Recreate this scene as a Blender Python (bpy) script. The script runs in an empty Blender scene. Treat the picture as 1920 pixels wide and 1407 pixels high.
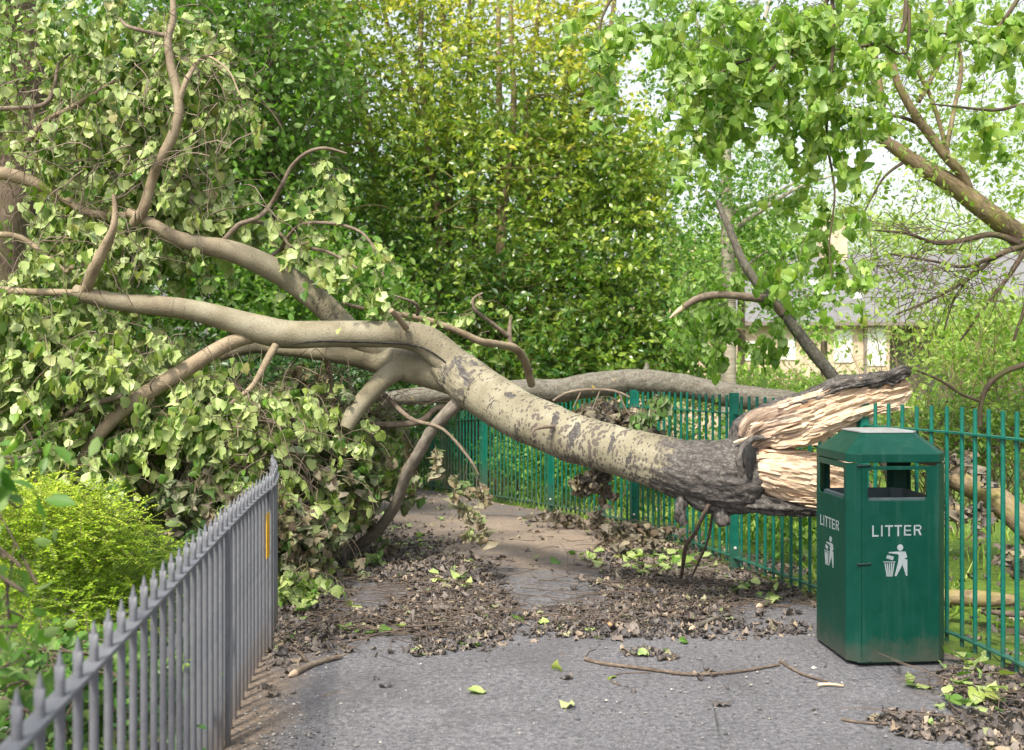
import bpy, bmesh, math
import numpy as np
from mathutils import Vector, Matrix

SC = bpy.context.scene
COL = SC.collection
R = math.radians
rng = np.random.default_rng(7)

# ------------------------------------------------------------------ camera
CAMZ, FPX, HOR = 1.45, 1920.0, 690.0
cam_d = bpy.data.cameras.new('camera'); cam = bpy.data.objects.new('camera', cam_d); COL.objects.link(cam)
cam.location = (0, 0, CAMZ); cam.rotation_euler = (R(90), 0, 0)
cam_d.sensor_width = 36; cam_d.lens = 36; cam_d.shift_y = -13.5/1920
cam_d.clip_start = .1; cam_d.clip_end = 600
cam_d.dof.use_dof = True; cam_d.dof.focus_distance = 6.0; cam_d.dof.aperture_fstop = 3.2
SC.camera = cam
# ------------------------------------------------------------------ world and sun
SUN_EL, SUN_AZ = 52.0, 205.0        # azimuth the light comes from, clockwise from +Y
w = bpy.data.worlds.new('World'); SC.world = w; w.use_nodes = True
nt = w.node_tree; bg = nt.nodes['Background']
sky = nt.nodes.new('ShaderNodeTexSky'); sky.sky_type = 'NISHITA'; sky.sun_disc = False
sky.sun_elevation = R(SUN_EL); sky.sun_rotation = R(SUN_AZ); sky.air_density = 1.6; sky.dust_density = 4; sky.ozone_density = 1
hs = nt.nodes.new('ShaderNodeHueSaturation'); hs.inputs['Saturation'].default_value = .32; hs.inputs['Value'].default_value = 1.0
nt.links.new(sky.outputs[0], hs.inputs['Color']); nt.links.new(hs.outputs[0], bg.inputs[0])
bg.inputs[1].default_value = .15
sl = bpy.data.lights.new('sun', 'SUN'); sl.energy = 3.0; sl.angle = R(7); sl.color = (1, .92, .76)
so = bpy.data.objects.new('sun', sl); COL.objects.link(so)
sd = Vector((math.sin(R(SUN_AZ))*math.cos(R(SUN_EL)), math.cos(R(SUN_AZ))*math.cos(R(SUN_EL)), math.sin(R(SUN_EL))))
so.rotation_euler = sd.to_track_quat('Z', 'Y').to_euler(); so.location = sd*30
SC.view_settings.view_transform = 'Standard'; SC.view_settings.look = 'None'
SC.view_settings.exposure = 0.92; SC.view_settings.gamma = 1
SC.render.engine = 'CYCLES'
SC.cycles.max_bounces = 6; SC.cycles.diffuse_bounces = 3; SC.cycles.glossy_bounces = 2
SC.cycles.transmission_bounces = 3; SC.cycles.use_denoising = True

# ------------------------------------------------------------------ maths
def W(px, py, d):
    return np.array([(px-960)/FPX*d, d, CAMZ-(py-HOR)/FPX*d])
GK = [(-60, 0), (0, 0), (8.5, 0), (9.6, -.03), (11.6, -.19), (14, -.36), (16.6, -.55), (19.5, -.70), (25, -1.0), (60, -1.6), (400, -3)]
GY, GZ = np.array([k[0] for k in GK], float), np.array([k[1] for k in GK], float)
def gh(y): return np.interp(y, GY, GZ)
def G(px, py, h=0.):
    d = FPX*(CAMZ-h)/(py-HOR)
    for _ in range(12):
        d = FPX*(CAMZ-(gh(d)+h))/(py-HOR)
    return W(px, py, d)
def nrm(a): return a/np.maximum(np.linalg.norm(a, axis=-1, keepdims=True), 1e-9)
def _h(i, j, k, s):
    with np.errstate(over='ignore'):
        n = (i.astype(np.uint32)*np.uint32(374761393)+j.astype(np.uint32)*np.uint32(668265263)+k.astype(np.uint32)*np.uint32(2147483647)+np.uint32(s*974711+13))
        n = (n ^ (n >> np.uint32(13)))*np.uint32(1274126177); n = n ^ (n >> np.uint32(16))
        n = n*np.uint32(2246822519); n = n ^ (n >> np.uint32(15))
    return n.astype(np.float64)/4294967295.
def vn(p, s=0):
    p = np.asarray(p, float); f = np.floor(p); t = p-f; f = f.astype(np.int64) & 0xffffff
    t = t*t*(3-2*t); o = 0
    for a in (0, 1):
        for b in (0, 1):
            for c in (0, 1):
                wgt = (t[:, 0] if a else 1-t[:, 0])*(t[:, 1] if b else 1-t[:, 1])*(t[:, 2] if c else 1-t[:, 2])
                o = o+wgt*_h(f[:, 0]+a, f[:, 1]+b, f[:, 2]+c, s)
    return o*2-1
def fbm(p, s=0, o=4):
    v = 0; a = 1; t = 0
    for i in range(o):
        v = v+a*vn(np.asarray(p)*2**i, s+i); t += a; a *= .5
    return v/t

# ------------------------------------------------------------------ mesh builder
class MB:
    def __init__(s): s.V = []; s.n = 0; s.P = []; s.A = []
    def add(s, V, F, uv=None, tone=0., rnd=0., mi=0, a=None):
        V = np.asarray(V, float); F = np.asarray(F, int)
        m, k = F.shape
        if uv is None: uv = np.zeros((m, k, 2))
        s.P.append((F+s.n, uv, np.broadcast_to(tone, (m,)), np.broadcast_to(rnd, (m,)), np.full(m, mi)))
        s.V.append(V); s.A.append(np.zeros((len(V), 3)) if a is None else np.broadcast_to(a, (len(V), 3))); s.n += len(V)
    def box(s, c, sz, rot=None, **k):
        x, y, z = np.array(sz)/2
        V = np.array([(-x, -y, -z), (x, -y, -z), (x, y, -z), (-x, y, -z), (-x, -y, z), (x, -y, z), (x, y, z), (-x, y, z)])
        if rot is not None: V = V@np.array(rot).T
        s.add(V+np.array(c), [(3, 2, 1, 0), (4, 5, 6, 7), (0, 1, 5, 4), (1, 2, 6, 5), (2, 3, 7, 6), (3, 0, 4, 7)], **k)
    def beam(s, p, q, wd, ht, **k):      # box from p to q
        p, q = np.array(p, float), np.array(q, float); d = nrm(q-p); up = np.array([0, 0, 1.]) if abs(d[2]) < .9 else np.array([0, 1., 0])
        x = nrm(np.cross(d, up)); z = np.cross(x, d)
        s.box((p+q)/2, (wd, np.linalg.norm(q-p), ht), np.stack([x, d, z], 1), **k)
    def build(s, name, mats, parent=None, smooth=True, weld=0):
        me = bpy.data.meshes.new(name); V = np.concatenate(s.V)
        lv = np.concatenate([p[0].ravel() for p in s.P]); tot = np.concatenate([np.full(p[0].shape[0], p[0].shape[1]) for p in s.P])
        me.vertices.add(len(V)); me.vertices.foreach_set('co', V.ravel())
        me.loops.add(len(lv)); me.loops.foreach_set('vertex_index', lv)
        me.polygons.add(len(tot)); st = np.concatenate([[0], np.cumsum(tot)[:-1]])
        me.polygons.foreach_set('loop_start', st); me.polygons.foreach_set('loop_total', tot)
        me.polygons.foreach_set('material_index', np.concatenate([p[4] for p in s.P]))
        me.polygons.foreach_set('use_smooth', np.full(len(tot), smooth))
        uvl = me.uv_layers.new(name='UVMap'); uvl.data.foreach_set('uv', np.concatenate([p[1].reshape(-1, 2) for p in s.P]).ravel())
        for nm, ix in (('tone', 2), ('rnd', 3)):
            at = me.attributes.new(nm, 'FLOAT', 'FACE'); at.data.foreach_set('value', np.concatenate([p[ix] for p in s.P]))
        A = np.concatenate(s.A)
        if A.any():
            at = me.attributes.new('bk', 'FLOAT_VECTOR', 'POINT'); at.data.foreach_set('vector', A.ravel())
        for m in (mats if isinstance(mats, (list, tuple)) else [mats]): me.materials.append(m)
        me.update(calc_edges=True); me.validate()
        return link(name, me, parent)
def link(name, me, parent=None):
    o = bpy.data.objects.new(name, me); COL.objects.link(o)
    if parent is not None:
        o.parent = parent; o.matrix_parent_inverse = parent.matrix_world.inverted() if False else Matrix.Translation(-parent.location)
    return o
def tag(o, label=None, cat=None, group=None, kind=None):
    if label: o['label'] = label
    if cat: o['category'] = cat
    if group: o['group'] = group
    if kind: o['kind'] = kind
    return o
def thing(name, label, cat, loc=(0, 0, 0), group=None):
    o = bpy.data.objects.new(name, None); COL.objects.link(o); o.location = loc; o.empty_display_size = .1
    return tag(o, label, cat, group)

def smooth_path(P, step):
    P = np.asarray(P, float); n = len(P)
    Q = np.vstack([2*P[0]-P[1], P, 2*P[-1]-P[-2]]); out = []
    for i in range(n-1):
        p0, p1, p2, p3 = Q[i:i+4]; L = np.linalg.norm((p2-p1)[:3]); m = max(2, int(L/step))
        t = np.arange(m)[:, None]/m
        out.append(.5*((2*p1)+(-p0+p2)*t+(2*p0-5*p1+4*p2-p3)*t*t+(-p0+3*p1-3*p2+p3)*t**3))
    out.append(P[-1:]); return np.concatenate(out)
def tube(mb, pts, rad, seg=12, step=.05, disp=None, mi=0, attr=None, cap=True, squash=1., capmi=None):
    """pts (n,3), rad (n,) smooth tapered tube; uv in metres; attr(n,3) per control point"""
    pts = np.asarray(pts, float); rad = np.broadcast_to(rad, (len(pts),)); attr = np.zeros((len(pts), 3)) if attr is None else np.asarray(attr, float)
    S = smooth_path(np.hstack([pts, rad[:, None], attr]), step)
    P, r, A = S[:, :3], np.maximum(S[:, 3], .0008), S[:, 4:7]; n = len(P)
    T = nrm(np.gradient(P, axis=0)); U = np.zeros_like(T)
    u = np.cross(T[0], [0, 0, 1.]);  u = u if np.linalg.norm(u) > .1 else np.cross(T[0], [1., 0, 0]); u = nrm(u)
    for i in range(n):
        u = nrm(u-T[i]*np.dot(u, T[i])); U[i] = u
    B = np.cross(T, U); th = np.arange(seg)/seg*2*math.pi
    N = U[:, None]*np.cos(th)[None, :, None]+B[:, None]*np.sin(th)[None, :, None]
    V = P[:, None]+N*r[:, None, None]*np.array([1, 1, squash]); s = np.concatenate([[0], np.cumsum(np.linalg.norm(np.diff(P, axis=0), axis=1))])
    VV, NN = V.reshape(-1, 3), N.reshape(-1, 3); AA = np.repeat(A, seg, 0)
    if disp is not None: VV = VV+NN*disp(VV, NN, AA, np.repeat(s, seg), np.tile(th, n), np.repeat(r, seg))[:, None]
    i, j = np.meshgrid(np.arange(n-1), np.arange(seg), indexing='ij'); j2 = (j+1) % seg
    F = np.stack([i*seg+j, i*seg+j2, (i+1)*seg+j2, (i+1)*seg+j], -1).reshape(-1, 4)
    C = 2*math.pi*np.mean(r); uu = lambda jj: jj/seg*C
    uv = np.stack([np.stack([uu(j), s[i]], -1), np.stack([uu(j+1), s[i]], -1), np.stack([uu(j+1), s[i+1]], -1), np.stack([uu(j), s[i+1]], -1)], 2).reshape(-1, 4, 2)
    mb.add(VV, F, uv, mi=mi, a=AA)
    if cap:
        for e, sg in ((0, -1), (n-1, 1)):
            ring = VV[e*seg:(e+1)*seg]; c = ring.mean(0)+T[e]*sg*r[e]*.15
            k = np.arange(seg); Fc = np.stack([k, (k+1) % seg, np.full(seg, seg)], 1)
            if sg < 0: Fc = Fc[:, ::-1]
            mb.add(np.vstack([ring, c]), Fc, mi=mi if capmi is None else capmi, a=np.vstack([AA[e*seg:(e+1)*seg], AA[e*seg:e*seg+1]]))
def ptube(mb, L, **k):
    """L: (px,py,depth,r_px)"""
    tube(mb, [W(a, b, d) for a, b, d, r in L], [r/FPX*d for a, b, d, r in L], **k)
def prisms(mb, P, r0, r1, tone=0., rnd=0., mi=0):
    """P (N,K,3) many thin 3-sided twigs"""
    N, K, _ = P.shape; T = nrm(np.gradient(P, axis=1)); ref = np.array([.31, .22, .92])
    a = nrm(np.cross(T, ref)); b = np.cross(T, a)
    r = np.linspace(0, 1, K)[None, :]; r0 = np.broadcast_to(r0, (N,))[:, None]; rr = (r0*(1-r)+r1*r)[..., None]
    ring = np.stack([P+rr*(a*math.cos(t)+b*math.sin(t)) for t in (0, 2.094, 4.189)], 2)    # N,K,3,3
    n, k, j = np.meshgrid(np.arange(N), np.arange(K-1), np.arange(3), indexing='ij'); j2 = (j+1) % 3
    f = lambda kk, jj: (n*K+kk)*3+jj
    F = np.stack([f(k, j), f(k, j2), f(k+1, j2), f(k+1, j)], -1).reshape(-1, 4)
    mb.add(ring.reshape(-1, 3), F, tone=np.repeat(np.broadcast_to(tone, (N,)), (K-1)*3), rnd=np.repeat(np.broadcast_to(rnd, (N,)), (K-1)*3), mi=mi)

# ------------------------------------------------------------------ leaves
def leaf_tpl(rows, cols, bend=0., cup=0., wave=0., pet=0., seed=0, tooth=0.):
    rows = np.array(rows, float); K = len(rows); c = np.linspace(-1, 1, cols); t = rows[:, 0]; wd = rows[:, 1]
    x = wd[:, None]*c[None, :]*.5; y = np.repeat(t[:, None], cols, 1)
    if tooth:
        q = np.random.default_rng(seed+50); y[:, 0] += q.normal(0, tooth, K); y[:, -1] += q.normal(0, tooth, K); x[:, 0] *= 1+q.normal(0, tooth*2, K); x[:, -1] *= 1+q.normal(0, tooth*2, K)
    z = cup*np.abs(x)*1.2-bend*y**2*.5
    if wave:
        q = np.stack([x.ravel()*4+seed, y.ravel()*4, np.full(x.size, seed*3.)], 1); z = z+wave*fbm(q, seed, 2).reshape(x.shape)
    if bend: y2 = y-np.abs(bend)*.15*y**3; y = y2
    V = np.stack([x, y, z], -1).reshape(-1, 3); uv = np.stack([np.repeat(c[None]*.5+.5, K, 0), np.repeat(t[:, None], cols, 1)], -1).reshape(-1, 2)
    F = []
    for i in range(K-1):
        for j in range(cols-1): F.append((i*cols+j, i*cols+j+1, (i+1)*cols+j+1, (i+1)*cols+j))
    if pet:
        b = len(V); V = np.vstack([V, [(-.018, -pet, .02), (.018, -pet, .02), (.018, .02, 0), (-.018, .02, 0)]])
        uv = np.vstack([uv, [(.5, 0)]*4]); F.append((b, b+1, b+2, b+3))
    return V, np.array(F), uv
POP_ROWS = [(-.02, .10), (.04, .70), (.2, 1.0), (.4, .95), (.6, .74), (.8, .42), (.93, .14), (1.04, .015)]
OVAL_ROWS = [(0, .04), (.25, .46), (.6, .52), (1, .04)]
T_POP = [leaf_tpl(POP_ROWS, 3, b, c, wv, .45, i, .06) for i, (b, c, wv) in enumerate([(.2, .2, .05), (.5, -.2, .08), (-.1, .35, .06), (.3, .05, .14), (.7, .3, .1)])]
T_WILT = [leaf_tpl(POP_ROWS, 5, b, c, wv, .5, i+9, .07) for i, (b, c, wv) in enumerate([(.8, 1.5, .3), (.3, 1.1, .4), (1.2, 2., .25), (.5, -1.2, .4), (-.6, 1.6, .35), (.2, .5, .45)])]
T_LIT = [leaf_tpl(POP_ROWS, 5, b, c, wv, .5, i+19, .08) for i, (b, c, wv) in enumerate([(.5, .5, .35), (.2, .2, .5), (.9, .8, .3), (-.3, -.4, .4), (-.4, .6, .45), (.3, .1, .3)])]
T_OVAL = [leaf_tpl(OVAL_ROWS, 3, b, c, 0, 0, i) for i, (b, c) in enumerate([(.2, .25), (.5, .1), (-.1, .4)])]
T_SM = [leaf_tpl([(0, .06), (.5, .55), (1, .05)], 3, b, c, 0, 0, i) for i, (b, c) in enumerate([(.3, .2), (-.2, .3)])]
T_LONG = [leaf_tpl([(0, .03), (.3, .24), (.65, .2), (1, .02)], 3, b, c, 0, 0, i) for i, (b, c) in enumerate([(.4, .25), (.9, .1)])]
T_STAR = [leaf_tpl([(0, .1), (.12, .7), (.3, .35), (.45, .95), (.7, .3), (.8, .5), (1, .02)], 3, b, c, .05, .3, i, .05) for i, (b, c) in enumerate([(.3, .1), (.8, .3)])]
def leaves(mb, pos, ax, nm, size, tone, T, mi=0, g=rng):
    N = len(pos)
    if N == 0: return
    ax = nrm(ax); nm = nrm(nm-ax*np.sum(nm*ax, -1, keepdims=True)); sx = np.cross(ax, nm)
    size = np.broadcast_to(size, (N,)); tone = np.broadcast_to(tone, (N,)); rnd = g.random(N); pick = g.integers(0, len(T), N)
    for ti, (V, F, uv) in enumerate(T):
        m = np.where(pick == ti)[0]
        if not len(m): continue
        loc = V[None]*size[m][:, None, None]
        P = pos[m][:, None]+sx[m][:, None]*loc[..., :1]+ax[m][:, None]*loc[..., 1:2]+nm[m][:, None]*loc[..., 2:3]
        k = len(V); FF = (F[None]+(np.arange(len(m))*k)[:, None, None]).reshape(-1, F.shape[1])
        UV = np.broadcast_to(uv[F][None], (len(m),)+uv[F].shape).reshape(-1, F.shape[1], 2)
        mb.add(P.reshape(-1, 3), FF, UV, tone=np.repeat(tone[m], len(F)), rnd=np.repeat(rnd[m], len(F)), mi=mi)
def rdir(n, g=rng): return nrm(g.normal(size=(n, 3)))
def in_blobs(B, g=rng, shell=0.):
    """B rows (px,py,depth,rx_px,ry_px,rd_m,n) -> anchors (N,3)"""
    out = []
    for px, py, d, rx, ry, rd, n in B:
        v = rdir(n, g)*(g.random((n, 1))**(1/3) if not shell else (shell+(1-shell)*g.random((n, 1))**.5))
        dd = d+v[:, 1]*rd
        p = np.stack([((px-960)/FPX*d)+v[:, 0]*rx/FPX*d, dd, CAMZ-(py-HOR)/FPX*d+v[:, 2]*ry/FPX*d], 1); out.append(p)
    return np.concatenate(out)
def hang(lb, tb, A, L=.45, nl=10, size=.08, tone=.3, T=T_POP, droop=.9, side=.7, K=6, g=rng, tr=.0028, pale=.0, up0=0.1, tonej=.1, mi=0, spread=.35, tmi=0, keep=None):
    N = len(A)
    d = nrm(np.stack([g.normal(0, side, N), g.normal(0, side, N), g.normal(up0, .3, N)], 1)); Ls = L*g.uniform(.5, 1.4, N)
    P = np.zeros((N, K, 3)); P[:, 0] = A; dd = d.copy()
    for k in range(1, K):
        dd = nrm(dd+np.array([0, 0, -droop/(K-1)*2])+g.normal(0, .12, (N, 3))); P[:, k] = P[:, k-1]+dd*(Ls/(K-1))[:, None]
    prisms(tb, P, tr, tr*.4, rnd=g.random(N), mi=tmi)
    M = N*nl; ix = np.repeat(np.arange(N), nl); t = g.uniform(.15, 1, M)*(K-1); k = np.minimum(t.astype(int), K-2); f = (t-k)[:, None]
    p = P[ix, k]*(1-f)+P[ix, k+1]*f
    ax = nrm(rdir(M, g)*np.array([1, 1, .6])*spread+rdir(M, g)*.25+np.array([0, 0, -droop])+ (P[ix, k+1]-P[ix, k])*2)
    nmv = rdir(M, g)*np.array([1, 1, .5])+np.array([0, pale, 0])
    sz = size*g.uniform(.6, 1.25, M)
    tn = (np.broadcast_to(tone, (N,))[ix] if np.ndim(tone) else tone)+g.normal(0, tonej, M)
    p = p+ax*(sz*.45)[:, None]
    if keep is not None:
        k = keep(p+ax*(sz*.5)[:, None], g); p, ax, nmv, sz, tn = p[k], ax[k], nmv[k], sz[k], tn[k]
    leaves(lb, p, ax, nmv, sz, tn, T, mi=mi, g=g)
    return P
# torn and stripped limbs carry no leaves close against their near side
BARE = []
def keep_clear(C, g):
    ok = np.ones(len(C), bool)
    for P, r, pr in BARE:
        P = np.asarray(P)
        for a, b in zip(P[:-1], P[1:]):
            ab = (b-a)[[0, 2]]; ca = C[:, [0, 2]]*((a[1]+b[1])/2/C[:, 1])[:, None]; cz = CAMZ*(1-((a[1]+b[1])/2/C[:, 1])); ca[:, 1] = ca[:, 1]+cz
            t = np.clip(((ca-a[[0, 2]])@ab)/(ab@ab+1e-9), 0, 1); dd = np.linalg.norm(ca-a[[0, 2]]-t[:, None]*ab, axis=1)
            ok &= ~((dd < r+.03) & (C[:, 1] < max(a[1], b[1])+.1) & (g.random(len(C)) < pr))
    return ok
def clumps(lb, A, n, rad, size, tone, T, g=rng, bias=(0, 0, .3), tonef=None, flat=.7):
    N = len(A); M = N*n; ix = np.repeat(np.arange(N), n)
    p = A[ix]+g.normal(0, rad, (M, 3))*np.array([1, 1, flat]); tn = (tonef(p) if tonef else tone)+g.normal(0, .08, M)+g.normal(0, .08, N)[ix]
    leaves(lb, p, rdir(M, g)+np.array([0, 0, -.1]), rdir(M, g)*.8+np.array(bias), size*g.uniform(.6, 1.3, M), tn, T, g=g)

# ------------------------------------------------------------------ materials
class NT:
    def __init__(s, name):
        s.m = bpy.data.materials.new(name); s.m.use_nodes = True; s.t = s.m.node_tree; s.t.nodes.clear()
        s.out = s.n('OutputMaterial')
    def n(s, ty, **kw):
        o = s.t.nodes.new('ShaderNode'+ty)
        for k, v in kw.items():
            if isinstance(v, tuple) and len(v) == 2 and hasattr(v[0], 'outputs'): s.l(v, o, k)
            elif hasattr(o, k) and k not in o.inputs: setattr(o, k, v)
            else: o.inputs[k].default_value = v
        return o
    def l(s, a, o, k): s.t.links.new(a[0].outputs[a[1]], o.inputs[k])
    def math(s, op, a, b=None, clamp=False):
        o = s.n('Math', operation=op, use_clamp=clamp)
        for i, v in enumerate((a, b)):
            if v is None: continue
            if isinstance(v, tuple): s.l(v, o, i)
            else: o.inputs[i].default_value = v
        return (o, 0)
    def mix(s, f, a, b, bt='MIX'):
        o = s.n('MixRGB', blend_type=bt)
        for k, v in (('Fac', f), ('Color1', a), ('Color2', b)):
            if isinstance(v, tuple) and hasattr(v[0], 'outputs'): s.l(v, o, k)
            elif k == 'Fac': o.inputs[k].default_value = v
            else: o.inputs[k].default_value = (*v, 1)
        return (o, 0)
    def ramp(s, f, stops, ip='LINEAR'):
        o = s.n('ValToRGB'); e = o.color_ramp.elements; o.color_ramp.interpolation = ip
        while len(e) < len(stops): e.new(.5)
        for i, (p, c) in enumerate(stops):
            e[i].position = p; e[i].color = (*c, 1) if not np.isscalar(c) else (c, c, c, 1)
        s.l(f, o, 'Fac'); return (o, 0)
    def noise(s, vec, scale, det=3, rough=.5, dist=0.):
        o = s.n('TexNoise', Scale=scale, Detail=det, Roughness=rough, Distortion=dist)
        if vec: s.l(vec, o, 'Vector')
        return (o, 0)
    def vor(s, vec, scale, feature='F1', rnd=1.):
        o = s.n('TexVoronoi', feature=feature, Scale=scale, Randomness=rnd)
        if vec: s.l(vec, o, 'Vector')
        return o
    def scl(s, vec, sc):
        o = s.n('Mapping'); s.l(vec, o, 'Vector'); o.inputs['Scale'].default_value = sc; return (o, 0)
    def obj(s): return (s.n('TexCoord'), 'Object')
    def uv(s): return (s.n('TexCoord'), 'UV')
    def pbr(s, col, rough=.6, bump=None, bs=.3, bd=.01, spec=.5, metal=0., coat=0.):
        p = s.n('BsdfPrincipled', Metallic=metal); p.inputs['Specular IOR Level'].default_value = spec; p.inputs['Coat Weight'].default_value = coat
        for k, v in (('Base Color', col), ('Roughness', rough)):
            if isinstance(v, tuple) and hasattr(v[0], 'outputs'): s.l(v, p, k)
            elif k == 'Base Color': p.inputs[k].default_value = (*v, 1)
            else: p.inputs[k].default_value = v
        if bump:
            b = s.n('Bump', Strength=bs, Distance=bd); s.l(bump, b, 'Height'); s.l((b, 0), p, 'Normal')
        return p
    def done(s, sh): s.t.links.new(sh.outputs[0], s.out.inputs[0]); return s.m

def leaf_mat(name, stops, under=None, underf=.8, rough=.42, transl=.35, tcol=(1.1, 1.35, .45), spec=.5, vein=0., rj=.35, vary=.5):
    q = NT(name); tn = (q.n('Attribute', attribute_name='tone'), 'Fac'); rn = (q.n('Attribute', attribute_name='rnd'), 'Fac')
    f = q.math('ADD', tn, q.math('MULTIPLY', q.math('SUBTRACT', rn, .5), rj)); col = q.ramp(f, stops)
    rn2 = q.math('FRACT', q.math('MULTIPLY', rn, 17.3)); val = q.math('ADD', q.math('MULTIPLY', rn2, vary), 1-vary/2)
    hsv = q.n('HueSaturation'); q.l(col, hsv, 'Color'); q.l(val, hsv, 'Value'); col = (hsv, 0)
    if vein:
        sep = q.n('SeparateXYZ'); q.l(q.uv(), sep, 0)
        mid = q.math('LESS_THAN', q.math('ABSOLUTE', q.math('SUBTRACT', (sep, 0), .5)), .035)
        col = q.mix(q.math('MULTIPLY', mid, vein), col, (.45, .5, .2))
    tr_c = q.mix(1., col, tcol, 'MULTIPLY')
    if under:
        g = q.n('NewGeometry'); col = q.mix(q.math('MULTIPLY', (g, 'Backfacing'), underf), col, under)
    p = q.pbr(col, rough, spec=spec); t = q.n('BsdfTranslucent'); q.l(tr_c, t, 'Color')
    m = q.n('MixShader', Fac=transl); q.t.links.new(p.outputs[0], m.inputs[1]); q.t.links.new(t.outputs[0], m.inputs[2])
    return q.done(m)

M = {}
M['pop'] = leaf_mat('poplar_leaf', [(0, (.05, .14, .018)), (.3, (.12, .24, .035)), (.55, (.32, .41, .09)), (.8, (.34, .29, .12)), (1, (.16, .11, .07))], under=(.48, .57, .23), underf=.7, transl=.3, vein=.35)
M['wilt'] = leaf_mat('wilted_leaf', [(0, (.10, .19, .05)), (.2, (.22, .27, .11)), (.4, (.27, .22, .13)), (.6, (.16, .12, .085)), (.8, (.085, .07, .06)), (1, (.045, .04, .04))], under=(.26, .24, .19), underf=.5, transl=.12, rough=.6, spec=.3)
M['litter'] = leaf_mat('dead_leaf', [(0, (.16, .26, .07)), (.12, (.24, .28, .13)), (.24, (.32, .25, .18)), (.45, (.19, .155, .13)), (.7, (.115, .098, .092)), (1, (.045, .04, .042))], under=(.22, .20, .185), underf=.55, transl=.04, rough=.55, spec=.4)
M['bright'] = leaf_mat('bright_poplar_leaf', [(0, (.09, .22, .025)), (.35, (.20, .37, .05)), (.7, (.35, .50, .09)), (1, (.48, .56, .13))], under=(.40, .56, .20), underf=.5, transl=.5, vein=.3, tcol=(1.2, 1.3, .5))
M['holly'] = leaf_mat('laurel_leaf', [(0, (.025, .085, .018)), (.3, (.06, .15, .022)), (.55, (.18, .28, .035)), (.8, (.35, .44, .07)), (1, (.55, .50, .06))], under=(.22, .30, .08), underf=.5, rough=.28, transl=.38, spec=.6)
M['lime'] = leaf_mat('golden_hedge_leaf', [(0, (.08, .20, .01)), (.5, (.26, .42, .02)), (1, (.50, .60, .05))], rough=.4, transl=.35)
M['darkleaf'] = leaf_mat('dark_leaf', [(0, (.015, .05, .015)), (.5, (.05, .12, .03)), (1, (.16, .26, .07))], rough=.35, transl=.25, spec=.5)
M['midleaf'] = leaf_mat('green_leaf', [(0, (.04, .13, .018)), (.5, (.14, .28, .04)), (1, (.34, .44, .09))], under=(.26, .36, .13), rough=.45, transl=.4)
M['paleleaf'] = leaf_mat('pale_leaf', [(0, (.13, .25, .05)), (.5, (.30, .43, .09)), (1, (.52, .58, .15))], rough=.5, transl=.45)
M['ivy'] = M['darkleaf']
M['grass'] = leaf_mat('grass_blade', [(0, (.08, .2, .02)), (.5, (.24, .38, .05)), (1, (.5, .52, .16))], rough=.5, transl=.4)

def bark_main():
    q = NT('poplar_bark'); uv = q.uv(); at = q.n('Attribute', attribute_name='bk'); sp = q.n('SeparateXYZ'); q.l((at, 'Vector'), sp, 0)
    ob = q.obj(); rough, lent, tan = (sp, 0), (sp, 1), (sp, 2)
    base = q.ramp(q.noise(ob, 5, 5), [(.3, (.165, .147, .10)), (.5, (.25, .226, .158)), (.7, (.33, .305, .228))])
    tanc = q.ramp(q.noise(ob, 9, 4), [(.3, (.22, .165, .11)), (.7, (.40, .32, .22))])
    base = q.mix(tan, base, tanc)
    fine = q.noise(q.scl(ob, (90, 90, 90)), 1, 2); base = q.mix(.22, base, q.ramp(fine, [(.35, .25), (.65, 1.)]), 'MULTIPLY')
    # lenticels: dashes across the stem
    v = q.vor(q.scl(uv, (30, 62, 1)), 1.); dens = q.noise(q.scl(uv, (1.2, 14, 1)), 1, 2)
    thr = q.math('MULTIPLY', lent, q.math('ADD', q.math('MULTIPLY', dens, 3.0), -.80))
    dash = q.math('MULTIPLY', q.math('LESS_THAN', (v, 'Distance'), q.math('MULTIPLY', thr, .60)), q.math('GREATER_THAN', (q.n('SeparateColor'), 0), -1))
    # dark rings, broken up
    rn = q.noise(q.scl(uv, (2.6, 9.5, 1)), 1, 5, .65); ring = q.ramp(rn, [(.60, 0.), (.64, 1.)])
    ringm = q.math('MULTIPLY', ring, lent)
    crk = q.noise(q.scl(uv, (28, 55, 1)), 1, 3); ringm = q.math('MULTIPLY', ringm, q.ramp(crk, [(.38, .15), (.55, 1.)]))
    fl = q.noise(q.scl(uv, (1.1, 30, 1)), 1, 3, .6); line = q.ramp(fl, [(.655, 0.), (.675, .8), (.70, 0.)]); patch = q.ramp(q.noise(q.scl(uv, (5, 4, 1)), 1, 3), [(.42, 0.), (.56, 1.)])
    ringm = q.math('MAXIMUM', ringm, q.math('MULTIPLY', line, patch))
    dk = q.math('MAXIMUM', q.math('MULTIPLY', dash, .85), q.math('MULTIPLY', ringm, .85), True)
    base = q.mix(dk, base, (.085, .07, .065))
    # old fissured bark
    cells = q.vor(q.scl(uv, (55, 26, 1)), 1., 'DISTANCE_TO_EDGE'); n2 = q.noise(q.scl(uv, (46, 24, 1)), 1, 7, .75, .8)
    rb = q.ramp(n2, [(.3, (.022, .02, .02)), (.47, (.075, .068, .064)), (.62, (.17, .155, .145)), (.8, (.27, .25, .235))])
    rb = q.mix(q.ramp((cells, 'Distance'), [(0, .6), (.12, 0.)]), rb, (.03, .027, .027))
    mask = q.ramp(q.math('ADD', rough, q.math('MULTIPLY', q.math('SUBTRACT', q.noise(q.scl(uv, (14, 9, 1)), 1, 4, .7), .5), 1.3)), [(.42, 0.), (.58, 1.)])
    col = q.mix(mask, base, rb)
    hgt = q.mix(mask, q.mix(.5, q.math('SUBTRACT', 1., dk), fine), q.mix(.6, n2, (cells, 'Distance')))
    p = q.pbr(col, .72, hgt, .6, .012, spec=.25); return q.done(p)
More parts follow.
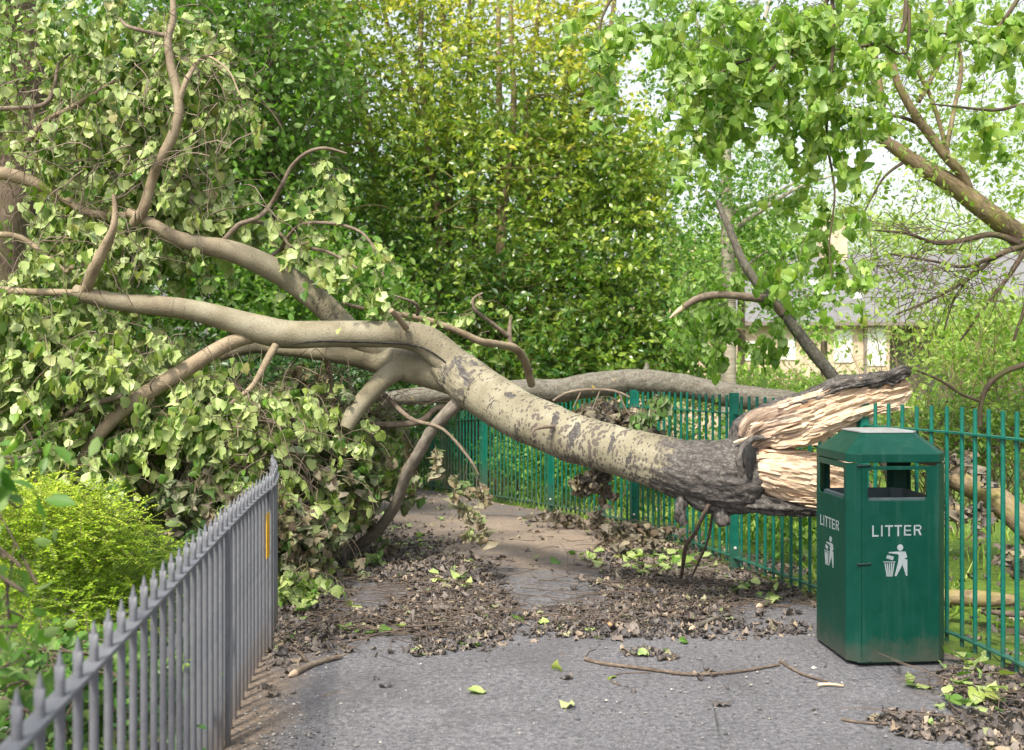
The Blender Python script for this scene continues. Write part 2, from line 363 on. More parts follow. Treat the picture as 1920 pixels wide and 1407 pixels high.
M['bark'] = bark_main()
def simple_bark(name, a, b, c, sc=(30, 8, 1), lichen=None, bs=.6, moss=None):
    q = NT(name); uv = q.uv(); ob = q.obj(); n = q.noise(q.scl(uv, sc), 1, 5, .65)
    col = q.ramp(n, [(.3, a), (.5, b), (.72, c)])
    if lichen:
        col = q.mix(q.ramp(q.noise(ob, 45, 4, .6), [(.52, 0.), (.6, .8)]), col, lichen)
        col = q.mix(q.ramp(q.noise(ob, 7, 5, .7), [(.66, 0.), (.69, .85)]), col, (.55, .42, .06))
    if moss: col = q.mix(q.ramp(q.noise(ob, 6, 5, .6), [(.48, 0.), (.64, .75)]), col, moss)
    return q.done(q.pbr(col, .8, n, bs, .01, spec=.2))
M['bark_grey'] = simple_bark('lichen_bark', (.07, .06, .05), (.13, .115, .095), (.20, .18, .15), lichen=(.19, .20, .165))
M['bark_mid'] = simple_bark('grey_branch_bark', (.12, .105, .085), (.20, .175, .145), (.28, .25, .21), (30, 14, 1))
M['bark_brown'] = simple_bark('brown_bark', (.05, .036, .028), (.11, .08, .06), (.19, .145, .11), moss=(.11, .11, .045))
M['bark_ash'] = simple_bark('mossy_bark', (.10, .075, .045), (.22, .165, .10), (.36, .29, .19), (40, 14, 1), moss=(.22, .20, .06))
M['bark_pale'] = simple_bark('pale_bark', (.22, .19, .14), (.36, .32, .26), (.48, .44, .36), (6, 30, 1), bs=.2)
M['twig'] = simple_bark('twig_bark', (.10, .075, .058), (.19, .15, .115), (.29, .24, .185), (20, 20, 1), bs=.2)
M['twig_dead'] = simple_bark('dead_twig_bark', (.06, .045, .035), (.13, .10, .08), (.24, .19, .15), (40, 20, 1), bs=.3)
M['twig_green'] = simple_bark('green_twig_bark', (.10, .10, .03), (.19, .17, .07), (.28, .25, .10), (20, 20, 1), bs=.2)
def wood():
    q = NT('split_wood'); uv = q.uv(); ob = q.obj()
    f = q.noise(q.scl(uv, (48, 6, 1)), 1, 7, .7, 1.2); g = q.noise(q.scl(uv, (9, 3.2, 1)), 1, 5, .65, 1.2)
    col = q.ramp(f, [(.22, (.26, .14, .08)), (.34, (.44, .30, .20)), (.48, (.55, .41, .29)), (.62, (.64, .51, .39)), (.8, (.73, .63, .52))])
    col = q.mix(q.ramp(g, [(.52, 0.), (.70, .7)]), col, (.38, .20, .10))
    at = q.n('Attribute', attribute_name='bk'); sp = q.n('SeparateXYZ'); q.l((at, 'Vector'), sp, 0)
    grey = q.ramp(q.noise(q.scl(uv, (45, 6, 1)), 1, 5, .7), [(.35, (.10, .075, .06)), (.5, (.30, .22, .17)), (.65, (.58, .47, .39))])
    m = q.ramp(q.math('ADD', (sp, 0), q.math('SUBTRACT', q.noise(q.scl(uv, (12, 3, 1)), 1, 4), .5)), [(.4, 0.), (.65, .9)])
    col = q.mix(m, col, grey)
    return q.done(q.pbr(col, .7, f, .8, .008, spec=.2))
M['wood'] = wood()
def paint(name, col, var, rough, dirt=None, coat=0., bs=.08, low=None, spec=.5):
    q = NT(name); ob = q.obj(); n = q.noise(ob, 14, 5, .65); c = q.mix(q.ramp(n, [(.35, 0.), (.7, 1.)]), col, var)
    if name == 'green_bin_paint':
        run = q.noise(q.scl(ob, (26, 26, 1.6)), 1, 4, .7); c = q.mix(q.ramp(run, [(.52, 0.), (.78, .5)]), c, (.030, .085, .066))
        scr = q.noise(q.scl(ob, (9, 9, 60)), 1, 5, .8, 1.5); c = q.mix(q.ramp(scr, [(.69, 0.), (.72, .35)]), c, (.08, .16, .13))
        sp = q.n('SeparateXYZ'); q.l((q.n('NewGeometry'), 'Position'), sp, 0)
        k = q.math('ADD', (sp, 2), q.math('MULTIPLY', q.math('SUBTRACT', q.noise(ob, 12, 5, .7), .5), .28)); c = q.mix(q.ramp(k, [(.03, .6), (.15, 0.)]), c, (.075, .068, .055))
    if dirt: c = q.mix(q.ramp(q.noise(ob, 55, 4, .7), [(.62, 0.), (.70, .6)]), c, dirt)
    if low:
        sp = q.n('SeparateXYZ'); q.l((q.n('NewGeometry'), 'Position'), sp, 0)
        k = q.math('ADD', (sp, 2), q.math('MULTIPLY', q.noise(ob, 10, 3), .25)); c = q.mix(q.ramp(k, [(.10, .75), (.32, 0.)]), c, low)
    r = q.ramp(n, [(.3, rough-.06), (.7, rough+.08)])
    return q.done(q.pbr(c, r, q.noise(ob, 220, 2), bs, .002, spec=spec, coat=coat))
M['bin'] = paint('green_bin_paint', (.0002, .044, .029), (.0005, .052, .036), .40, spec=.3)
M['bin_in'] = paint('dark_bin_inside', (.002, .022, .017), (.003, .028, .02), .5)
M['liner'] = paint('galvanised_liner', (.05, .08, .09), (.08, .11, .12), .45)
M['silver'] = paint('silver_lettering', (.24, .28, .30), (.33, .37, .39), .45)
M['cap'] = paint('pale_cap_plate', (.26, .28, .29), (.36, .36, .37), .35)
M['green'] = paint('green_railing_paint', (.002, .098, .070), (.005, .145, .105), .34, (.02, .15, .11), low=(.05, .085, .06))
M['grey'] = paint('grey_railing_paint', (.11, .116, .138), (.155, .16, .18), .5, (.08, .075, .075), bs=.3, low=(.12, .09, .07))
M['bolt'] = paint('zinc_bolt', (.6, .6, .6), (.5, .5, .5), .35)
M['yellow'] = paint('yellow_sign_plate', (.72, .40, .02), (.62, .33, .02), .4)
M['black'] = paint('black_print', (.02, .02, .02), (.03, .03, .03), .5)
def ground_mat(name, path=False):
    q = NT(name); ob = q.obj(); sp = q.n('SeparateXYZ'); q.l(ob, sp, 0)
    if path:
        f = q.noise(ob, 38, 6, .8); st = q.vor(ob, 75.); n3 = q.noise(ob, 190, 2, .6); big = q.noise(ob, 1.6, 5, .6)
        col = q.ramp(f, [(.3, (.04, .039, .047)), (.47, (.125, .122, .137)), (.56, (.17, .167, .183)), (.7, (.28, .275, .29))])
        chip = q.ramp((st, 'Distance'), [(.22, 1.), (.36, 0.)]); cc = q.ramp((st, 'Color'), [(.2, (.07, .07, .08)), (.6, (.2, .2, .22)), (.92, (.40, .40, .40))])
        col = q.mix(q.math('MULTIPLY', chip, .55), col, cc)
        col = q.mix(.5, col, q.ramp(n3, [(.35, .3), (.65, 1.3)]), 'MULTIPLY')
        col = q.mix(.5, col, q.ramp(big, [(.3, .7), (.7, 1.15)]), 'MULTIPLY')
        crk = q.vor(q.mix(.12, ob, q.n('TexNoise', Scale=3.) and (q.n('TexNoise', Scale=4., Detail=4), 'Color')), 1.1, 'DISTANCE_TO_EDGE')
        cm = q.math('MULTIPLY', q.ramp((crk, 'Distance'), [(0, 1.), (.008, 0.)]), q.ramp(q.noise(ob, 1.3, 2), [(.5, 0.), (.6, .8)]))
        col = q.mix(cm, col, (.03, .03, .03)); col = q.mix(q.ramp(q.noise(ob, .9, 3, .6, .6), [(.52, 0.), (.60, .38)]), col, (.075, .072, .078))
        # soil washed over the tarmac on the left verge, beside the railing and further along
        e = q.n('Attribute', attribute_name='bk'); s2 = q.n('SeparateXYZ'); q.l((e, 'Vector'), s2, 0)
        m = q.ramp(q.math('ADD', (s2, 0), q.math('MULTIPLY', q.math('SUBTRACT', q.noise(ob, 3.2, 6, .7), .5), 1.1)), [(.4, 0.), (.75, .92)])
        dirt = q.ramp(q.noise(ob, 40, 5, .7), [(.3, (.075, .058, .046)), (.5, (.15, .115, .09)), (.7, (.25, .195, .155))])
        sunlit_sand = q.ramp(q.noise(ob, 30, 5, .7), [(.3, (.19, .145, .11)), (.7, (.38, .30, .24))])  # dry dust, with the sunlit patch of path painted into its warm colour
        col = q.mix(m, col, dirt); col = q.mix(q.math('MULTIPLY', (s2, 1), q.ramp(q.noise(ob, 2.2, 5, .6), [(.3, .35), (.6, 1.)])), col, sunlit_sand)
        h = q.mix(.5, f, (st, 'Distance')); return q.done(q.pbr(col, .85, h, .7, .006, spec=.3))
    f = q.noise(ob, 24, 6, .7); col = q.ramp(f, [(.3, (.03, .024, .018)), (.5, (.075, .058, .042)), (.7, (.14, .11, .08))])
    gr = q.ramp(q.noise(ob, 9, 5, .7), [(.3, (.04, .09, .012)), (.7, (.16, .24, .04))])
    yy = q.ramp(q.math('ADD', q.math('MULTIPLY', (sp, 1), .08), q.noise(ob, .9, 4)), [(.9, 0.), (1.3, 1.)]); col = q.mix(yy, col, gr)
    return q.done(q.pbr(col, .9, f, .8, .02, spec=.2))
M['ground'] = ground_mat('soil'); M['path'] = ground_mat('worn_tarmac', True)

# ------------------------------------------------------------------ ground and path
GF = [(2.62, 3.2), (2.36, 4.78), (2.30, 5.15), (2.02, 5.9), (1.60, 7.38), (1.09, 9.2), (.43, 11.6), (-.386, 14.0), (-1.29, 16.6), (-2.32, 19.5), (-3.6, 22)]
GFR = [(3.6, 0), (2.9, 2.0)]+GF
def fenceX(y): return np.interp(y, [p[1] for p in GFR], [p[0] for p in GFR])
LF = [(-.50, -1.0), (-.755, 1.2), (-.82, 1.677), (-1.108, 3.92), (-1.215, 4.8), (-1.275, 5.45), (-1.37, 5.95), (-1.50, 6.4)]
def lfX(y): return np.interp(y, [p[1] for p in LF]+[7.6, 12, 16, 22], [p[0] for p in LF]+[-2.1, -2.9, -4.2, -6.2])
def sheet(name, xs, ys, zf, mat, kind='structure', af=None):
    X, Y = xs, ys; n, m = X.shape; Z = zf(X, Y); V = np.stack([X, Y, Z], -1).reshape(-1, 3)
    i, j = np.meshgrid(np.arange(n-1), np.arange(m-1), indexing='ij')
    F = np.stack([i*m+j, i*m+j+1, (i+1)*m+j+1, (i+1)*m+j], -1).reshape(-1, 4)
    mb = MB(); mb.add(V, F, a=af(X, Y).reshape(-1, 3) if af else None); o = mb.build(name, mat); tag(o, kind=kind); return o
yy = np.concatenate([np.linspace(-40, 0, 12), np.linspace(.4, 24, 150), np.linspace(25, 60, 30), np.geomspace(64, 400, 14)])
xx = np.concatenate([-np.geomspace(200, 9, 14), np.linspace(-8.6, 9, 110), np.geomspace(9.6, 200, 16)])
X, Y = np.meshgrid(xx, yy)
def gzf(X, Y):
    z = gh(Y); p = np.stack([X.ravel(), Y.ravel(), 0*X.ravel()], 1)
    nz = fbm(p*.8, 3, 3).reshape(X.shape)*.05; inside = (X > lfX(Y)-.1) & (X < fenceX(Y)+.1)
    out = z+nz-.07-.10*np.clip((X-fenceX(Y))/1.5, 0, 3)
    return np.where(inside, z-.03, out)
ground = sheet('ground', X, Y, gzf, M['ground'])
tv = np.linspace(0, 1, 34)[None, :]; yp = np.linspace(-12, 22, 190)[:, None]
lx, rx = lfX(yp)-.02, fenceX(yp)+.0; XP = lx*(1-tv)+rx*tv; YP = np.repeat(yp, 34, 1)
def paf(X, Y):
    dl = X-lfX(Y); dr = fenceX(Y)-X; a = np.maximum(np.clip(1-dl/.55, 0, 1)*.9, np.clip(1-dr/.35, 0, 1)*.8)
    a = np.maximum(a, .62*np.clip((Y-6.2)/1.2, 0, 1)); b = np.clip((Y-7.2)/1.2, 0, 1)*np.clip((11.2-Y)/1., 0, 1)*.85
    return np.stack([a, b, 0*a], -1)
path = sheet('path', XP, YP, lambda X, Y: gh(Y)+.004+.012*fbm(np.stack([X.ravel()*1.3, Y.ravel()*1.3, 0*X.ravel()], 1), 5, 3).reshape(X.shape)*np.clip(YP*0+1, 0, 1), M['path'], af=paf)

# ------------------------------------------------------------------ green railing
def rail_points(PL, spacing, y0=0):
    P = np.array(PL, float); seg = np.linalg.norm(np.diff(P, axis=0), axis=1); return P, seg
def picket_mesh(h, r, kind):
    mb = MB()
    if kind == 'round':
        tube(mb, [(0, 0, .04), (0, 0, h*.5), (0, 0, h)], [r]*3, seg=10, step=.5)
    else:
        tube(mb, [(0, 0, -.02), (0, 0, .4), (0, 0, h-.06), (0, 0, h-.05), (0, 0, h-.035), (0, 0, h-.015), (0, 0, h)], [r, r, r, r*1.0, r*.88, r*.5, .0012], seg=10, step=.4)
    return mb
gr = thing('green_railing', 'long green metal railing with round upright bars curving along the right side of the path', 'railing', (2.3, 5.15, 0))
def add_copies(name, me, parent, locs, rot=0.):
    for i, (x, y, z) in enumerate(locs):
        o = bpy.data.objects.new(name, me); COL.objects.link(o); o.parent = parent; o.location = (x-parent.location.x, y-parent.location.y, z-parent.location.z); o.rotation_euler = (0, 0, rot if np.isscalar(rot) else rot[i])
GPOSTS = [(2.78, 2.5), (2.36, 4.30), (2.02, 5.9), (1.60, 7.38), (1.09, 9.2), (.43, 11.6), (-.386, 14.0), (-1.29, 16.6), (-2.32, 19.5)]
pk = picket_mesh(1.25, .0105, 'round').build('picket', M['green'], gr)
pme = pk.data; bpy.data.objects.remove(pk)
near, far, rails_t, rails_b = [], [], [], []
poly = {(2.36, 4.30): [(2.36, 4.30), (2.335, 4.78), (2.27, 5.2), (2.02, 5.9)]}
for a, b in zip(GPOSTS[:-1], GPOSTS[1:]):
    pl = poly.get(a, [a, b])
    L = [0]+list(np.cumsum([math.dist(p, q) for p, q in zip(pl[:-1], pl[1:])])); n = int(round(L[-1]/.108)) if a[1] < 7 else 17
    for k in range(1, n):
        s = L[-1]*k/n; x = np.interp(s, L, [p[0] for p in pl]); y = np.interp(s, L, [p[1] for p in pl])
        (near if y < 14.2 else far).append((x, y, float(gh(y))+rng.normal(0, .003)))
    for p, q in zip(pl[:-1], pl[1:]):
        za, zb = float(gh(p[1])), float(gh(q[1]))
        for h in (1.12, .09):
            mb = MB(); mb.beam((p[0], p[1], za+h), (q[0], q[1], zb+h), .038, .009); o = mb.build('rail', M['green'], gr, smooth=False)
near.sort(key=lambda p: p[1]); far = near[100:]+far; near = near[:100]
add_copies('picket', pme, gr, near)
mb = MB(); V0 = np.array([v.co for v in pme.vertices]); F4 = np.array([p.vertices[:] for p in pme.polygons if len(p.vertices) == 4]); F3 = np.array([p.vertices[:] for p in pme.polygons if len(p.vertices) == 3])
for (x, y, z) in far:
    mb.add(V0+np.array([x, y, z]), F4); mb.add(V0+np.array([x, y, z]), F3)
tag(mb.build('picket', M['green'], gr), kind='stuff')
mb = MB(); mb.box((0, 0, .635), (.052, .052, 1.27))
po = mb.build('post', M['green'], None, smooth=False); poe = po.data; bpy.data.objects.remove(po)
mb = MB()
th = np.linspace(0, 2*math.pi, 13)[:-1]
for k, (rr, yy0) in enumerate([(.0115, 0), (.010, -.006), (.006, -.0095)]):
    pass
V = [(.0115*math.cos(t), 0, .0115*math.sin(t)) for t in th]+[(.0095*math.cos(t), -.006, .0095*math.sin(t)) for t in th]+[(0, -.010, 0)]
F = [(i, (i+1) % 12, 12+(i+1) % 12, 12+i) for i in range(12)]; mb.add(V, F); mb.add(V, [(12+i, 12+(i+1) % 12, 24) for i in range(12)])
bo = mb.build('bolt', M['bolt'], None); boe = bo.data; bpy.data.objects.remove(bo)
for i, (x, y) in enumerate(GPOSTS):
    z = float(gh(y)); a = GPOSTS[max(i-1, 0)]; b = GPOSTS[min(i+1, len(GPOSTS)-1)]; rot = math.atan2(b[1]-a[1], b[0]-a[0])+math.pi/2
    o = bpy.data.objects.new('post', poe); COL.objects.link(o); o.parent = gr; o.location = (x-gr.location.x, y-gr.location.y, z); o.rotation_euler = (0, 0, rot+math.pi)
    if y < 12:
        for h in (1.05, .155):
            bb = bpy.data.objects.new('bolt', boe); COL.objects.link(bb); bb.parent = o; bb.location = (-.004, -.0265, h)
            bb.rotation_euler = (0, 0, 0)
        # make bolts face the path
        o.rotation_euler = (0, 0, rot+math.pi/2 if False else (rot+math.pi) % (2*math.pi))

# ------------------------------------------------------------------ grey railing
gy = thing('grey_railing', 'low grey spiked metal railing with pointed bars running along the left edge of the path', 'railing', (-1.1, 3.92, 0))
P, seg = rail_points(LF[1:], .1); L = np.concatenate([[0], np.cumsum(seg)])
xy = lambda s: (np.interp(s, L, P[:, 0]), np.interp(s, L, P[:, 1]))
pk = picket_mesh(.915, .0095, 'spike').build('picket', M['grey'], gy); gme = pk.data; bpy.data.objects.remove(pk)
locs = []
for s in np.arange(.045, L[-1], .1155):
    x, y = xy(s); locs.append((x, y, rng.normal(0, .003)))
add_copies('picket', gme, gy, locs)
for sa, sb in zip(L[:-1], L[1:]):
    for h, wd, t in ((.826, .040, .010),):
        p, q = xy(sa), xy(sb); mb = MB(); mb.beam((*p, h), (*q, h), wd, t); mb.build('rail', M['grey'], gy, smooth=False)
for yq in (3.98, 5.3, 1.3):
    s = np.interp(yq, P[:, 1], L); x, y = xy(s); x2, y2 = xy(s+.1); ang = math.atan2(y2-y, x2-x)
    mb = MB(); c, sn = math.cos(ang), math.sin(ang); rot = [(c, -sn, 0), (sn, c, 0), (0, 0, 1)]
    mb.box((x+.022, y-.04, .40), (.055, .014, .86), rot); mb.build('post', M['grey'], gy, smooth=False)
mb = MB(); mb.beam((-1.17, 4.05, .62), (-1.55, 4.02, .02), .012, .03); mb.build('stay', M['grey'], gy, smooth=False)
s = np.interp(5.08, P[:, 1], L); x, y = xy(s); x2, y2 = xy(s+.1); ang = math.atan2(y2-y, x2-x); c, sn = math.cos(ang), math.sin(ang); rot = [(c, -sn, 0), (sn, c, 0), (0, 0, 1)]
mb = MB(); mb.box((x+.030, y, .62), (.10, .004, .22), rot); sg = mb.build('sign_plate', M['yellow'], gy, smooth=False); sg['label'] = 'small upright yellow sign plate with black print'
mb = MB()
for k in range(5): mb.box((x+.033, y, .53+.042*k), (.07 if k % 2 else .05, .004, .012), rot)
pr = mb.build('printed_lines', M['black'], None, smooth=False); pr.parent = sg; pr.matrix_parent_inverse = Matrix.Translation(-gy.location)

# ------------------------------------------------------------------ litter bin
BW, BC, BX, BY = .255, .055, 1.868, 4.97+.255
bn = thing('litter_bin', 'square dark green metal litter bin with chamfered corners and sloping lid beside the green railing', 'litter bin', (BX, BY, 0))
bn.rotation_euler = (0, 0, R(3.6)); bn.scale = (.968, 1, 1)
def plate(name, pts2, face, hole=None, t=.004, off=0., mat='bin', parent=bn, bev=.0015, rads=.012):
    """pts2: outer loop in (u,z) of a face; face: 0 front,1 left,2 back,3 right"""
    bm = bmesh.new(); T = {0: ((1, 0, 0), (0, -1, 0)), 1: ((0, -1, 0), (-1, 0, 0)), 2: ((-1, 0, 0), (0, 1, 0)), 3: ((0, 1, 0), (1, 0, 0))}[face]
    u, nn = Vector(T[0]), Vector(T[1]); at = lambda a, z: Vector((0, 0, z))+u*a+nn*(BW+off)
    if hole is None:
        bm.faces.new([bm.verts.new(at(*p)) for p in pts2])
    else:
        x0, z0, x1, z1 = hole; inner = []
        for cx, cz, a0 in ((x0+rads, z0+rads, 180), (x1-rads, z0+rads, 270), (x1-rads, z1-rads, 0), (x0+rads, z1-rads, 90)):
            inner.append([bm.verts.new(at(cx+rads*math.cos(R(a0+k*22.5)), cz+rads*math.sin(R(a0+k*22.5)))) for k in range(5)])
        X0, Z0, X1, Z1 = pts2; outer = [bm.verts.new(at(*p)) for p in ((X0, Z0), (X1, Z0), (X1, Z1), (X0, Z1))]
        for i in range(4):
            for k in range(4): bm.faces.new([outer[i], inner[i][k+1], inner[i][k]])
            j = (i+1) % 4; bm.faces.new([outer[i], outer[j], inner[j][0], inner[i][4]])
    bmesh.ops.recalc_face_normals(bm, faces=bm.faces)
    for f in bm.faces:
        if f.normal.dot(nn) < 0: f.normal_flip()
    me = bpy.data.meshes.new(name); bm.to_mesh(me); bm.free(); me.materials.append(M[mat])
    o = bpy.data.objects.new(name, me); COL.objects.link(o); o.parent = parent
    md = o.modifiers.new('thick', 'SOLIDIFY'); md.thickness = t; md.offset = -1 if off <= 0 else 1
    if bev: b = o.modifiers.new('bev', 'BEVEL'); b.width = bev; b.segments = 2; b.limit_method = 'ANGLE'
    return o
HW = BW-BC
door = plate('door', (-HW+.003, .022, HW+.002, .972), 0, (-HW+.034, .805, HW-.062, .955), t=.014)
plate('side_panel', (-HW, .022, HW, .985), 1, (-HW+.04, .805, HW-.03, .955), t=.006)
plate('side_panel', (-HW, .022, HW, .985), 2, (-HW+.04, .805, HW-.04, .955), t=.006)
plate('side_panel', (-HW, .022, HW, .985), 3, (-HW+.04, .805, HW-.04, .955), t=.006)
for sx, sy in ((-1, -1), (1, -1), (1, 1), (-1, 1)):
    mb = MB(); p = np.array([sx*HW, sy*BW]); q = np.array([sx*BW, sy*HW]); n = nrm(np.array([sx, sy], float)); e = .004
    for z0, z1 in ((.022, .985),):
        pts = [p, q, q-n*.012, p-n*.012]; V = [(*a, z) for z in (z0, z1) for a in pts]
        fs = [(0, 1, 5, 4), (1, 2, 6, 5), (2, 3, 7, 6), (3, 0, 4, 7), (3, 2, 1, 0), (4, 5, 6, 7)]
        if sx*sy < 0: fs = [f[::-1] for f in fs]
        mb.add(V, fs)
    mb.build('corner_panel', M['bin'], None, smooth=False).parent = bn
def octa(w, c, z): h = w-c; return [(h, -w, z), (w, -h, z), (w, h, z), (h, w, z), (-h, w, z), (-w, h, z), (-w, -h, z), (-h, -w, z)]
def rings(name, rs, mat, cap_top=True, cap_bot=True, bev=.002, smooth=False):
    bm = bmesh.new(); vs = [[bm.verts.new(p) for p in r] for r in rs]; n = len(rs[0])
    for a, b in zip(vs[:-1], vs[1:]):
        for i in range(n): bm.faces.new([a[i], a[(i+1) % n], b[(i+1) % n], b[i]])
    if cap_top: bm.faces.new(vs[-1])
    if cap_bot: bm.faces.new(vs[0][::-1])
    bmesh.ops.recalc_face_normals(bm, faces=bm.faces); me = bpy.data.meshes.new(name); bm.to_mesh(me); bm.free(); me.materials.append(M[mat])
    o = bpy.data.objects.new(name, me); COL.objects.link(o); o.parent = bn
    if bev: b = o.modifiers.new('bev', 'BEVEL'); b.width = bev; b.segments = 2; b.limit_method = 'ANGLE'; b.angle_limit = R(15)
    return o
lid = rings('lid', [octa(BW+.001, BC, .990), octa(BW+.001, BC, 1.032), octa(BW-.004, BC, 1.036), octa(.146, .03, 1.126)], 'bin', bev=.003)
rings('cap_plate', [octa(.149, .032, 1.127), octa(.149, .032, 1.134), octa(.12, .028, 1.139)], 'cap', bev=.001)
rings('base', [octa(BW-.03, BC, .004), octa(BW-.03, BC, .03)], 'bin_in')
rings('liner', [octa(BW-.03, .05, .60), octa(BW-.03, .05, .812), octa(BW-.045, .05, .815), octa(BW-.05, .05, .62)], 'liner', cap_top=True, cap_bot=False, bev=0)
# rear feet bracket
mb = MB(); mb.box((BW+.03, BW-.02, .012), (.10, .08, .02)); mb.build('foot_bracket', M['cap'], None, smooth=False).parent = bn
for z in (.985-.008, .50, .026):
    mb = MB(); tube(mb, [(-HW-.022, -BW-.001, z), (-HW+.01, -BW-.004, z), (-HW+.042, -BW-.001, z)], [.0055]*3, seg=8, step=.05); mb.box((-HW+.044, -BW-.0005, z), (.012, .006, .014))
    mb.build('hinge', M['bin_in'], None).parent = bn
# lettering: zoomed-photo units -> local metres on the face
def zl(zx, zy): return ((zx-831)/1697., CAMZ-((780+zy/4.397)-690)/386.3)
def polyset(name, polys, face, mat='silver'):
    bm = bmesh.new(); T = {0: ((1, 0, 0), (0, -1, 0)), 1: ((0, -1, 0), (-1, 0, 0))}[face]; u, nn = Vector(T[0]), Vector(T[1])
    for P in polys:
        ps = [zl(*p) for p in P]
        f = bm.faces.new([bm.verts.new(Vector((0, 0, z))+u*a+nn*(BW+.0004)) for a, z in ps])
        f.normal_update()
        if f.normal.dot(nn) < 0: f.normal_flip()
    bmesh.ops.triangulate(bm, faces=bm.faces)
    me = bpy.data.meshes.new(name); bm.to_mesh(me); bm.free(); me.materials.append(M[mat]); o = bpy.data.objects.new(name, me); COL.objects.link(o); o.parent = bn
    md = o.modifiers.new('thick', 'SOLIDIFY'); md.thickness = .0012; md.offset = 1
    return o
def rc(x0, y0, x1, y1): return [(x0, y0), (x1, y0), (x1, y1), (x0, y1)]
LET = [rc(587, 903, 600, 979), rc(587, 981, 642, 994), rc(664, 902, 677, 992), rc(698, 901, 725, 914), rc(743, 901, 768, 914), rc(727, 901, 741, 992), rc(781, 901, 805, 914), rc(822, 901, 846, 914), rc(807, 901, 820, 992),
       rc(864, 902, 877, 988), rc(879, 902, 926, 914), rc(879, 939, 922, 951), rc(879, 976, 926, 988), rc(950, 902, 963, 986), rc(966, 901, 1006, 913), [(1003, 903), (1015, 912), (1015, 932), (1003, 940)], rc(966, 936, 1003, 948), [(984, 949), (1001, 949), (1017, 985), (1003, 985)]]
MAN = [[(831+26*math.cos(t), 1086+26*math.sin(t)) for t in np.linspace(0, 2*math.pi, 21)[:-1]],
       [(728, 1122), (845, 1118), (878, 1120), (892, 1166), (870, 1174), (873, 1182), (892, 1186), (893, 1320), (882, 1320), (850, 1226), (797, 1322), (783, 1318), (813, 1204), (819, 1150), (806, 1140), (733, 1132)],
       [(722, 1145), (776, 1161), (766, 1190), (707, 1172)], [(683, 1199), (789, 1201), (787, 1208), (685, 1206)], rc(708, 1314, 765, 1322)]
for a, b in ((694, 711), (714, 722), (733, 734), (752, 746), (771, 757)):
    MAN.append([(a, 1215), (a+10, 1215), (b+8, 1311), (b, 1311)])
for f in (0, 1):
    polyset('lettering', LET, f); polyset('pictogram', MAN, f)
    mb = MB(); 
    for zx, zy in ((567, 942), (1043, 940)):
        a, z = zl(zx, zy); p = (a, -BW-.002, z) if f == 0 else (-BW-.002, -a, z); q = (a, -BW+.003, z) if f == 0 else (-BW+.003, -a, z)
        tube(mb, [p, q], [.006, .006], seg=8, step=.01)
        mb.build('bolt', M['bin_in'], None).parent = bn; mb = MB()

# ------------------------------------------------------------------ fallen tree
q = NT('dark_rot'); ob = q.obj(); nn_ = q.noise(q.scl(ob, (60, 60, 12)), 1, 4); M['rot'] = q.done(q.pbr(q.ramp(nn_, [(.40, (.004, .004, .004)), (.62, (.010, .009, .009)), (.8, (.07, .05, .04))]), .6, nn_, .8, .01))
ft = thing('fallen_tree', 'large pale-barked uprooted poplar fallen across the path, trunk snapped and splintered beside the litter bin', 'fallen tree', tuple(W(900, 740, 7)*np.array([1, 1, 0])))
def bdisp(V, N, A, s, th, r):
    q = V*np.array([1., 1., 1.])
    smooth_b = .05*r*fbm(q*5, 2, 3)
    ridg = np.stack([th*r*60/ (r+.02)*.12, s*9, th*0], 1)
    c1 = np.stack([np.cos(th)*2.4, np.sin(th)*2.4, s*5.5], 1); c2 = np.stack([np.cos(th)*5.5, np.sin(th)*5.5, s*13], 1); c3 = np.stack([np.cos(th)*14, np.sin(th)*14, s*40], 1)
    rough = .022*fbm(c1, 21, 3)+.014*(1-2*np.abs(fbm(c2, 31, 3)))-.006+.007*fbm(c3, 4, 3)+.004*vn(c3*2.7, 14)
    return smooth_b+np.clip(A[:, 0], 0, 1)*rough
mb = MB()
TR = [(1424, 893, 5.98, 50, 1, 1, 0), (1405, 892, 5.98, 66, 1, 1, 0), (1370, 893, 6.0, 67, 1, 1, 0), (1330, 889, 6.04, 63, .95, 1, 0), (1284, 882, 6.1, 56, .72, 1, 0), (1250, 871, 6.15, 51, .48, 1, 0), (1213, 860, 6.2, 48, .22, 1, 0), (1160, 847, 6.3, 46, 0, .9, 0), (1146, 843, 6.34, 46, .2, .9, 0), (1130, 838, 6.37, 46, 0, .9, 0), (1092, 827, 6.45, 46, 0, .85, 0), (1078, 823, 6.48, 46.5, .2, .9, 0), (1064, 818, 6.52, 46, 0, .8, 0), (1046, 810, 6.56, 46, 0, .8, 0), (1036, 805, 6.6, 46.5, .2, .8, 0), (1024, 800, 6.62, 46, 0, .8, 0), (985, 784, 6.72, 46, 0, .7, 0), (944, 761, 6.85, 46, 0, .6, 0), (905, 736, 6.97, 46, .06, .7, 0), (890, 726, 7., 46, .42, .8, 0), (872, 710, 7.07, 44, .40, .8, 0), (858, 698, 7.12, 42, .45, .8, 0), (838, 678, 7.18, 36, .1, .6, 0)]
TUBE = lambda L, mb, **k: tube(mb, [W(a, b, d) for a, b, d, *_ in L], [l[3]/FPX*l[2] for l in L], attr=[(l[4] if len(l) > 4 else 0, max(.22, l[5]) if len(l) > 5 else .3, l[6] if len(l) > 6 else .08) for l in L], **k)
TUBE(TR, mb, seg=112, step=.012, disp=bdisp)
AA = np.array(mb.A[0]); VV = mb.V[0]; gz_ = fbm(VV*22, 91, 3)
